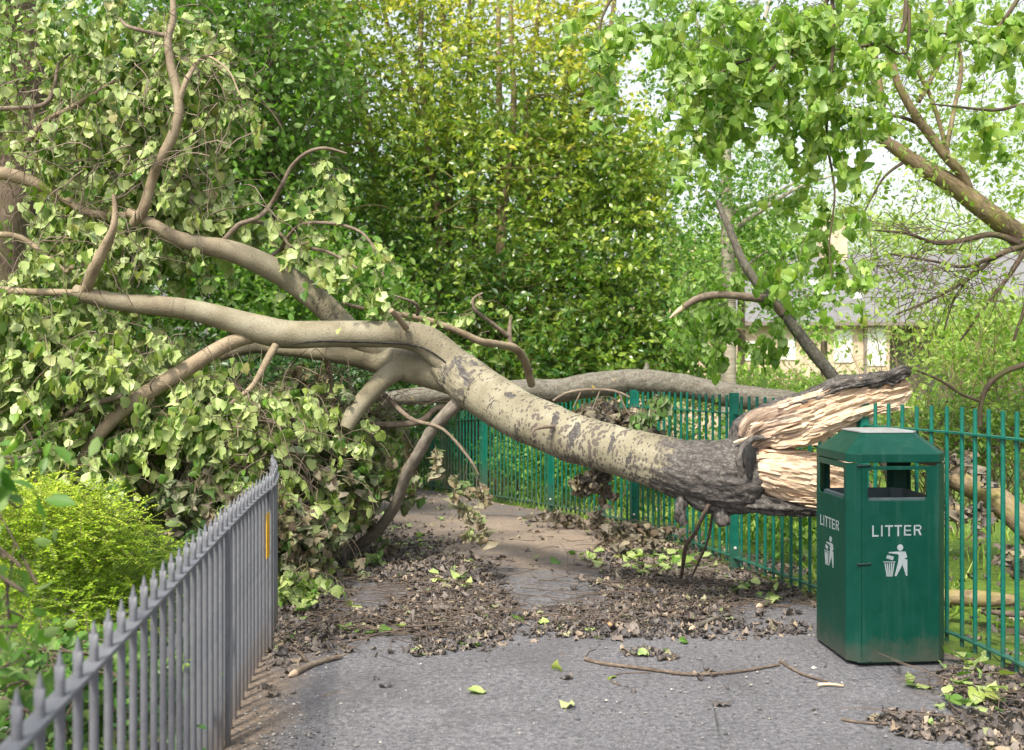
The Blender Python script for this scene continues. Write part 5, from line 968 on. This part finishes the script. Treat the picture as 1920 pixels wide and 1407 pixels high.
# ash tree at the right
at_ = tree('ash_tree', 'old tree with a thick mossy bough sloping up into the frame from the right edge', 'tree', (4.75, 8.3, 0))
for nm, L in (('trunk', [(2065, gz(8.3), 8.3, 55), (2060, 800, 8.3, 48), (2035, 600, 8.3, 42), (1990, 510, 8.2, 34), (1920, 450, 8.1, 28), (1860, 405, 8, 24), (1790, 350, 8, 22), (1720, 308, 8, 19), (1675, 275, 8, 14), (1650, 262, 8, 9), (1625, 248, 8, 5)]),
              ('limb', [(1668, 275, 8, 10), (1655, 240, 8, 9.5), (1652, 190, 7.9, 9), (1645, 140, 7.9, 8), (1640, 90, 7.9, 5)]),
              ('limb', [(1820, 372, 8, 13), (1805, 330, 7.95, 11), (1775, 295, 7.9, 11), (1745, 255, 7.9, 10.5), (1715, 215, 7.85, 10), (1685, 160, 7.8, 8), (1670, 110, 7.8, 7), (1655, 90, 7.8, 4)]),
              ('limb', [(1780, 300, 7.9, 6), (1758, 220, 8, 5), (1735, 160, 8, 4), (1690, 90, 8, 2.5)]), ('limb', [(1772, 290, 7.9, 6), (1790, 200, 8, 5), (1802, 120, 8, 4.5), (1780, 0, 8, 3)]),
              ('limb', [(1722, 190, 7.9, 6), (1745, 150, 8, 5), (1770, 100, 8, 4), (1778, 40, 8, 3)]), ('branch', [(1740, 240, 7.9, 5), (1690, 220, 7.9, 4), (1640, 215, 7.9, 3), (1600, 200, 7.9, 2)]),
              ('branch', [(1700, 300, 8, 4), (1660, 330, 8, 3), (1635, 370, 8, 2.5), (1610, 420, 8, 1.5)]),
              ('branch', [(1910, 455, 8, 9), (1860, 440, 8, 7), (1800, 452, 8, 6), (1750, 455, 8, 5), (1700, 438, 8, 3.5), (1640, 432, 8, 2)]),
              ('branch', [(1920, 460, 8, 8), (1870, 480, 8, 6), (1820, 520, 8, 5), (1750, 560, 7.9, 3.5), (1680, 590, 7.9, 2)]), ('branch', [(1925, 465, 8, 7), (1890, 520, 8, 5), (1850, 570, 8, 4), (1800, 640, 8, 2.5)]),
              ('branch', [(1880, 475, 8, 5), (1810, 500, 7.9, 4), (1750, 490, 7.9, 3), (1660, 475, 7.9, 2)]), ('branch', [(1930, 470, 8, 6), (1925, 560, 8, 4), (1900, 640, 8, 3)]), ('branch', [(1840, 490, 8, 4), (1790, 560, 8, 3), (1770, 620, 8, 2)])):
    L = [(a, b, c, d*(.8 if nm == 'trunk' else .85)) for a, b, c, d in L]
    dk(L, nm, 'bark_ash' if nm != 'branch' else 'bark_brown', at_, seg=26 if nm == 'trunk' else 12, step=.04)
tb = MB(); A = in_blobs([(1800, 520, 7.9, 140, 80, .5, 90), (1720, 450, 7.9, 110, 60, .4, 60), (1750, 120, 8, 160, 150, .6, 50)], g3); N = len(A); d = nrm(np.stack([g3.normal(-.6, .6, N), g3.normal(0, .5, N), g3.normal(-.3, .4, N)], 1)); P = np.zeros((N, 7, 3)); P[:, 0] = A
for k in range(1, 7): d = nrm(d+g3.normal(0, .22, (N, 3))); P[:, k] = P[:, k-1]+d*.09
prisms(tb, P, .0045, .0015); tb.build('twigs', M['twig_dead'], at_)
lb = MB(); A = np.vstack([P[g3.random(N) < .55, 6], in_blobs([(1720, 330, 14, 90, 60, 1, 40), (1850, 140, 12, 180, 190, 1.5, 400), (1650, 80, 12, 150, 120, 1, 260), (1850, 330, 12, 120, 90, 1, 150), (1480, 220, 14, 150, 140, 1, 230), (1500, 380, 14, 150, 60, 1, 110), (1760, 600, 11, 120, 110, 1, 90), (1320, 80, 14, 130, 120, 1, 160), (1760, 70, 8, 170, 110, .8, 90), (1850, 270, 8, 100, 80, .6, 55), (1690, 380, 8, 90, 70, .5, 26), (1900, 380, 8, 60, 50, .5, 18), (1700, 200, 8, 90, 120, .6, 40), (1830, 560, 8, 100, 80, .5, 22)], g3)])
clumps(lb, A, 10, .085, .06, .5, T_LONG+T_OVAL[:1], g=g3, bias=(0, 0, .5)); lb.build('crown', M['paleleaf'], at_)

# twiggy shrub right
sh = tree('twiggy_shrub', 'sparse twiggy shrub with bright young leaf tufts behind the railing at right', 'shrub', tuple(W(1780, gz(10), 10)))
tb, lb = MB(), MB(); N = 130; bx = W(1780, gz(10), 10); A = np.stack([bx[0]+g3.uniform(-.55, 1.7, N), 10+g3.normal(0, .7, N), np.full(N, float(gh(10)))], 1); d = nrm(np.stack([g3.normal(0, .4, N), g3.normal(0, .25, N), np.ones(N)], 1)); K = 10; P = np.zeros((N, K, 3)); P[:, 0] = A; l = g3.uniform(.16, .33, N)
for k in range(1, K): d = nrm(d+g3.normal(0, .18, (N, 3))+np.array([0, 0, -.02])); P[:, k] = P[:, k-1]+d*l[:, None]
prisms(tb, P, g3.uniform(.005, .012, N), .002)
ix = g3.integers(0, N, 620); kk = g3.integers(3, K-1, 620); S = P[ix, kk]; d = nrm(rdir(620, g3)+np.array([0, 0, .3])); P2 = np.stack([S+d*.11*k+g3.normal(0, .015*k, (620, 3)) for k in range(5)], 1); prisms(tb, P2, .004, .0012); tb.build('stems', M['bark_ash'], sh)
clumps(lb, np.vstack([P2[:, 4], P2[::2, 3], in_blobs([(1860, 650, 9.5, 90, 90, .7, 40), (1780, 750, 9.5, 140, 30, .6, 50)], g3)]), 5, .05, .042, .5, T_LONG+T_SM, g=g3, bias=(0, 0, .6)); lb.build('crown', M['paleleaf'], sh)
mb = MB(); ptube(mb, [(1838, 800, 8.5, 4), (1838, 765, 8.5, 4.5), (1850, 728, 8.5, 5), (1880, 700, 8.5, 5), (1930, 680, 8.5, 5.5)], seg=10, step=.05); ptube(mb, [(1700, 688, 8.5, 2), (1760, 712, 8.5, 2.5), (1800, 738, 8.5, 3), (1836, 752, 8.5, 3)], seg=8, step=.05); mb.build('branches', M['bark_brown'], sh)
leafy('bush', 'leafy green bush close behind the right-hand railing above the logs', 'bush', [(1720, 820, 9.6, 100, 50, .6, 120), (1860, 800, 9.2, 110, 60, .6, 170), (1650, 840, 9, 60, 60, .4, 60), (1980, 700, 9.5, 120, 140, .6, 150)], 10, .12, .065, 'midleaf', T_SM, .62)
# distant trees round the house
for i, (lab, B, tone) in enumerate([
    ('hazy tree standing left of the cottage roof', [(1390, 470, 30, 80, 60, 2, 200), (1310, 540, 30, 70, 80, 2, 200)], .45),
    ('rounded light green tree behind the cottage ridge in the middle', [(1560, 430, 52, 170, 45, 3, 260)], .6),
    ('broad pale tree behind the right end of the cottage roof', [(1780, 450, 50, 190, 60, 3, 330)], .6),
    ('leafy tree in front of the right end of the cottage', [(1860, 640, 24, 120, 80, 1.8, 240)], .45),
    ('low yellow-green tree below the cottage eaves', [(1600, 755, 26, 170, 26, 1.6, 150)], .6),
    ('small green tree before the cottage windows left of the leaning branch', [(1545, 640, 22, 26, 30, 1, 14), (1420, 705, 22, 60, 22, 1, 24)], .4)]):
    leafy('garden_tree', lab, 'tree', B, 13, .30, .17, 'paleleaf', T_SM, tone, [[(B[0][0], gz(B[0][2]), B[0][2], 9), (B[0][0], B[0][1], B[0][2], 6)]], 'trees round the cottage', twigs=False)
# distant wood closing the view on the left and centre
lb = MB(); A = in_blobs([(300, 450, 30, 700, 380, 2, 900), (900, 500, 26, 420, 330, 2, 900), (1150, 690, 28, 170, 80, 2, 160), (1700, 775, 40, 420, 24, 3, 160), (1850, 500, 60, 300, 60, 3, 220)], g3); clumps(lb, A, 14, .5, .26, .35, T_SM, g=g3, bias=(0, -.3, .4)); tag(lb.build('woodland', M['midleaf']), 'mass of trees closing the view behind the laurel', 'wood', kind='stuff')

# golden hedge and laurel at lower left
gh_ = tree('golden_hedge', 'small-leaved yellow-green shrub spilling up behind the grey railing', 'shrub', (-2.2, 4.6, 0))
lb, tb = MB(), MB(); A = in_blobs([(90, 1000, 4.5, 150, 85, .5, 620), (210, 1060, 4.8, 100, 90, .4, 420), (230, 1150, 4.6, 70, 50, .3, 160), (10, 960, 4.4, 120, 70, .45, 300), (60, 1150, 4.2, 140, 70, .4, 260)], g3)
N = len(A); d = nrm(np.stack([g3.normal(.5, .7, N), g3.normal(-.3, .7, N), g3.normal(.35, .5, N)], 1)); P = np.stack([A+d*.055*k+np.array([0, 0, -.004*k*k]) for k in range(4)], 1); prisms(tb, P, .0018, .0008); nl = 22; ix = np.repeat(np.arange(N), nl); t = np.tile(np.linspace(.1, 2.95, nl), N); k = t.astype(int); f = (t-k)[:, None]; p = P[ix, k]*(1-f)+P[ix, k+1]*f; dv = nrm(P[ix, 3]-P[ix, 0]); sd_ = nrm(np.cross(dv, [0, 0, 1.]))*np.tile([1, -1], N*nl//2)[:, None]
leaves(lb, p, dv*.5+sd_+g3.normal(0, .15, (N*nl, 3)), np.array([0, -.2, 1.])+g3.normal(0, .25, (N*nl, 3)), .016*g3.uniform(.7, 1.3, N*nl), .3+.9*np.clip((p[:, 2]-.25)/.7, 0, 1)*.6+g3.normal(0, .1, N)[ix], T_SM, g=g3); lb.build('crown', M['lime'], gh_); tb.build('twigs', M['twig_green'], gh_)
leafy('dark_shrub', 'dark glossy broad-leaved shrub in the near left corner behind the grey railing', 'shrub', [(-45, 1020, 2.4, 50, 200, .25, 20), (10, 1270, 2.7, 90, 60, .3, 26), (90, 1265, 3.3, 120, 35, .3, 50), (-30, 880, 2.4, 30, 70, .15, 6), (160, 1270, 3.6, 140, 50, .3, 80)], 5, .06, .06, 'midleaf', T_OVAL, .32)
lb = MB(); A = in_blobs([(40, 1350, 3.4, 300, 90, .6, 260), (250, 1230, 4.6, 150, 80, .5, 200), (330, 1130, 5.2, 110, 60, .4, 140), (380, 1060, 5.6, 80, 60, .4, 110)], g3); clumps(lb, A, 7, .06, .04, .45, T_OVAL, g=g3); tag(lb.build('undergrowth', M['darkleaf']), 'low dark ground cover behind the grey railing', 'undergrowth', kind='stuff')
# sprig poking through the grey railing
o = thing('leaf_sprig', 'small bright green sprig poking through the grey railing', 'sprig', tuple(W(330, 1240, 3.5))); lb = MB(); hang(lb, lb, np.array([W(318, 1232, 3.15), W(345, 1240, 3.1)]), L=.08, nl=6, size=.022, tone=.6, g=g3, T=T_SM, droop=.2); lb.build('leaves', M['bright'], o)
# grass beyond the right railing
N = 15000; gx = g3.uniform(2.2, 9, N); gy_ = g3.uniform(5.5, 16, N); k_ = gx > fenceX(gy_)+.1; gx, gy_ = gx[k_], gy_[k_]; N = len(gx); gx2 = g3.uniform(-3, 2.5, 5000); gy2 = g3.uniform(10, 20, 5000); k_ = gx2 > fenceX(gy2)+.15; gx = np.r_[gx, gx2[k_]]; gy_ = np.r_[gy_, gy2[k_]]; N = len(gx)
dens = vn(np.stack([gx*.8, gy_*.8, 0*gx], 1), 3); k_ = dens+g3.normal(0, .3, N) > -.15; gx, gy_ = gx[k_], gy_[k_]; N = len(gx)
base = np.stack([gx, gy_, gh(gy_)-.12-.1*np.clip((gx-fenceX(gy_))/1.5, 0, 3)], 1); h = g3.uniform(.14, .34, N); d = nrm(np.stack([g3.normal(0, .35, N), g3.normal(0, .35, N), np.ones(N)], 1))
lb = MB(); leaves(lb, base, d, rdir(N, g3), h, .5+g3.normal(0, .2, N), [leaf_tpl([(0, .05), (.5, .045), (1, .006)], 2, .5, 0, 0, 0, 1), leaf_tpl([(0, .05), (.5, .045), (1, .006)], 2, 1.1, 0, 0, 0, 2)], g=g3)
tag(lb.build('grass', M['grass']), 'rough bright grass beyond the green railing', 'grass', kind='stuff')

# ------------------------------------------------------------------ cottage
HY = 38.0
ho = tree('cottage', 'sandstone cottage with a grey slate roof and skylights seen through the branches', 'house', tuple(W(1550, gz(HY), HY)))
q = NT('sandstone'); ob = q.obj(); br = q.n('TexBrick', Scale=1.6); q.l(q.scl((q.n('NewGeometry'), 'Position'), (1, 1, 1)), br, 'Vector'); nn_ = q.noise(ob, 2.5, 5, .7)
M['stone'] = q.done(q.pbr(q.ramp(nn_, [(.3, (.42, .31, .22)), (.5, (.56, .43, .32)), (.7, (.68, .56, .44))]), .85, nn_, .4, .03))
q = NT('slate'); nn_ = q.noise(q.scl(q.obj(), (1, 1, 6)), 2.2, 5, .7); M['slate'] = q.done(q.pbr(q.ramp(nn_, [(.3, (.12, .12, .125)), (.7, (.20, .20, .21))]), .55, nn_, .4, .02))
q = NT('white_frame'); M['white'] = q.done(q.pbr((.75, .75, .73), .5)); q = NT('window_glass'); M['glass'] = q.done(q.pbr((.10, .12, .14), .08, spec=.8)); q = NT('shade_and_trim_grey'); M['rgrey'] = q.done(q.pbr((.20, .17, .15), .9))
q = NT('clay_pot'); M['clay'] = q.done(q.pbr((.45, .22, .12), .8))
fx = lambda px, d=HY: (px-960)/FPX*d
fz = lambda py, d=HY: CAMZ-(py-HOR)/FPX*d
x0, x1 = fx(1290), fx(1668); ez = fz(608); gz0 = float(gh(HY))-.2; rz = fz(478, HY+3.6)
def hb(name, c, sz, mat, parent=ho): mb = MB(); mb.box(c, sz); return mb.build(name, M[mat], parent, smooth=False)
hb('wall', ((x0+x1)/2, HY+3.5, (gz0+ez)/2), (x1-x0, 7, ez-gz0), 'stone')
hb('wing_wall', (x1+3.6, HY+4.3, (gz0+ez)/2), (7.1, 5.4, ez-gz0), 'rgrey')  # grey stone wing in shade, the shade darkened into its colour
X1 = x1+7.6; rx0 = fx(1455, HY+3.5)
mb = MB(); e = .35; V = [(x0-e, HY-e, ez+.01), (X1, HY-e, ez+.01), (X1, HY+7+e, ez+.01), (x0-e, HY+7+e, ez+.01), (rx0, HY+3.5, rz), (X1, HY+3.5, rz)]
mb.add(V, [(0, 1, 5, 4), (2, 3, 4, 5)]); mb.add(V, [(3, 0, 4), (1, 2, 5)]); mb.add(np.array(V)[:4]-np.array([0, 0, .005]), [(3, 2, 1, 0)]); rf = mb.build('roof', M['slate'], ho, smooth=False)
hb('gutter', ((x0+X1)/2, HY-e-.04, ez+.0), (X1-x0+.6, .12, .14), 'rgrey')
def slope(px, py):       # point on the front roof plane seen at a pixel
    a = np.array([0, 0, CAMZ]); v = W(px, py, 1)-a; n = np.cross([1, 0, 0], [0, 3.5+e, rz-ez]); t = np.dot(n, np.array([0, HY-e, ez])-a)/np.dot(n, v); return a+v*t
for (pa, pb, pc, pd) in (((1515, 528), (1540, 562), (1560, 562), (1535, 528)), ((1590, 538), (1600, 562), (1616, 562), (1606, 538))):
    P = np.array([slope(*p) for p in (pa, pb, pc, pd)]); n = nrm(np.cross(P[1]-P[0], P[3]-P[0])); n = n if n[2] > 0 else -n
    for nm, s_, o_, mt in (('skylight', 1., .06, 'white'), ):
        c = P.mean(0); Q = c+(P-c)*s_; mb = MB(); V = np.vstack([Q, Q+n*o_]); mb.add(V, [(0, 1, 2, 3), (7, 6, 5, 4), (0, 4, 5, 1), (1, 5, 6, 2), (2, 6, 7, 3), (3, 7, 4, 0)]); so_ = mb.build(nm, M[mt], ho, smooth=False)
        Q = c+(P-c)*.8+n*.07; mb = MB(); mb.add(Q, [(0, 1, 2, 3)]); go = mb.build('pane', M['glass'], None, smooth=False); go.parent = so_; go.matrix_parent_inverse = Matrix.Translation(-ho.location)
for cx, cw, ya, yb in ((1625+18, 34, 614, 686), (1475, 32, 636, 675), (1308, 26, 640, 668), (1400, 30, 640, 676), (1580, 34, 618, 680)):
    X, wd, za, zb = fx(cx), cw/FPX*HY, fz(ya), fz(yb)
    wo = hb('window', (X, HY-.02, (za+zb)/2), (wd, .06, za-zb), 'white'); 
    mb = MB()
    for i in (-1, 1):
        for j in (-1, 0, 1): mb.box((X+i*wd*.225, HY-.055, (za+zb)/2+j*(za-zb)*.3), (wd*.36, .01, (za-zb)*.24))
    p_ = mb.build('pane', M['glass'], None, smooth=False); p_.parent = wo; p_.matrix_parent_inverse = Matrix.Translation(-ho.location)
    s_ = hb('sill', (X, HY-.06, zb-.06), (wd+.2, .14, .1), 'stone', None); s_.parent = wo; s_.matrix_parent_inverse = Matrix.Translation(-ho.location)
hb('downpipe', (fx(1621), HY-.06, (gz0+ez)/2), (.09, .09, ez-gz0), 'rgrey')
hb('verge', ((rx0+.0), HY+3.4, rz-.25), (.25, .4, .6), 'white')
for px, wd in ((1560, 1.0),):
    X = fx(px, HY+3.5); c_ = hb('chimney', (X, HY+3.5, rz+.55), (wd, .7, 1.7), 'stone', ho)
    for k in (-.25, .25):
        mb = MB(); tube(mb, [(X+k, HY+3.5, rz+1.35), (X+k, HY+3.5, rz+1.8)], [.13, .11], seg=12, step=.5); cp = mb.build('chimney_pot', M['clay'], None); cp.parent = c_; cp.matrix_parent_inverse = Matrix.Translation(-ho.location)
h2 = tree('house', 'further house with a chimney and clay pots seen behind the slim tree', 'house', tuple(W(1300, gz(55), 55)))
X = fx(1300, 55)
hb('wall', (X, 58, (fz(560, 55)+gz0)/2), (9, 6, fz(560, 55)-gz0), 'stone', h2)
mb = MB(); za, zb = fz(560, 55), fz(470, 55); V = [(X-4.9, 54.6, za+.01), (X+4.9, 54.6, za+.01), (X+4.9, 61.4, za+.01), (X-4.9, 61.4, za+.01), (X-4.9, 58, zb), (X+4.9, 58, zb)]; mb.add(V, [(0, 1, 5, 4), (2, 3, 4, 5)]); mb.add(V, [(3, 0, 4), (1, 2, 5)]); mb.build('roof', M['slate'], h2, smooth=False)
ch = hb('chimney', (X, 58, zb+.2), (1.6, .8, 1.6), 'stone', h2)
for k in (-.4, 0, .4):
    mb = MB(); tube(mb, [(X+k, 58, zb+.95), (X+k, 58, zb+1.5)], [.14, .12], seg=12, step=.5); cp = mb.build('chimney_pot', M['clay'], None); cp.parent = ch; cp.matrix_parent_inverse = Matrix.Translation(-h2.location)

for o in bpy.data.objects:
    if o.parent and o.type == 'MESH' and o.name.split('.')[0] in ('twigs', 'branches') : o['kind'] = 'stuff'
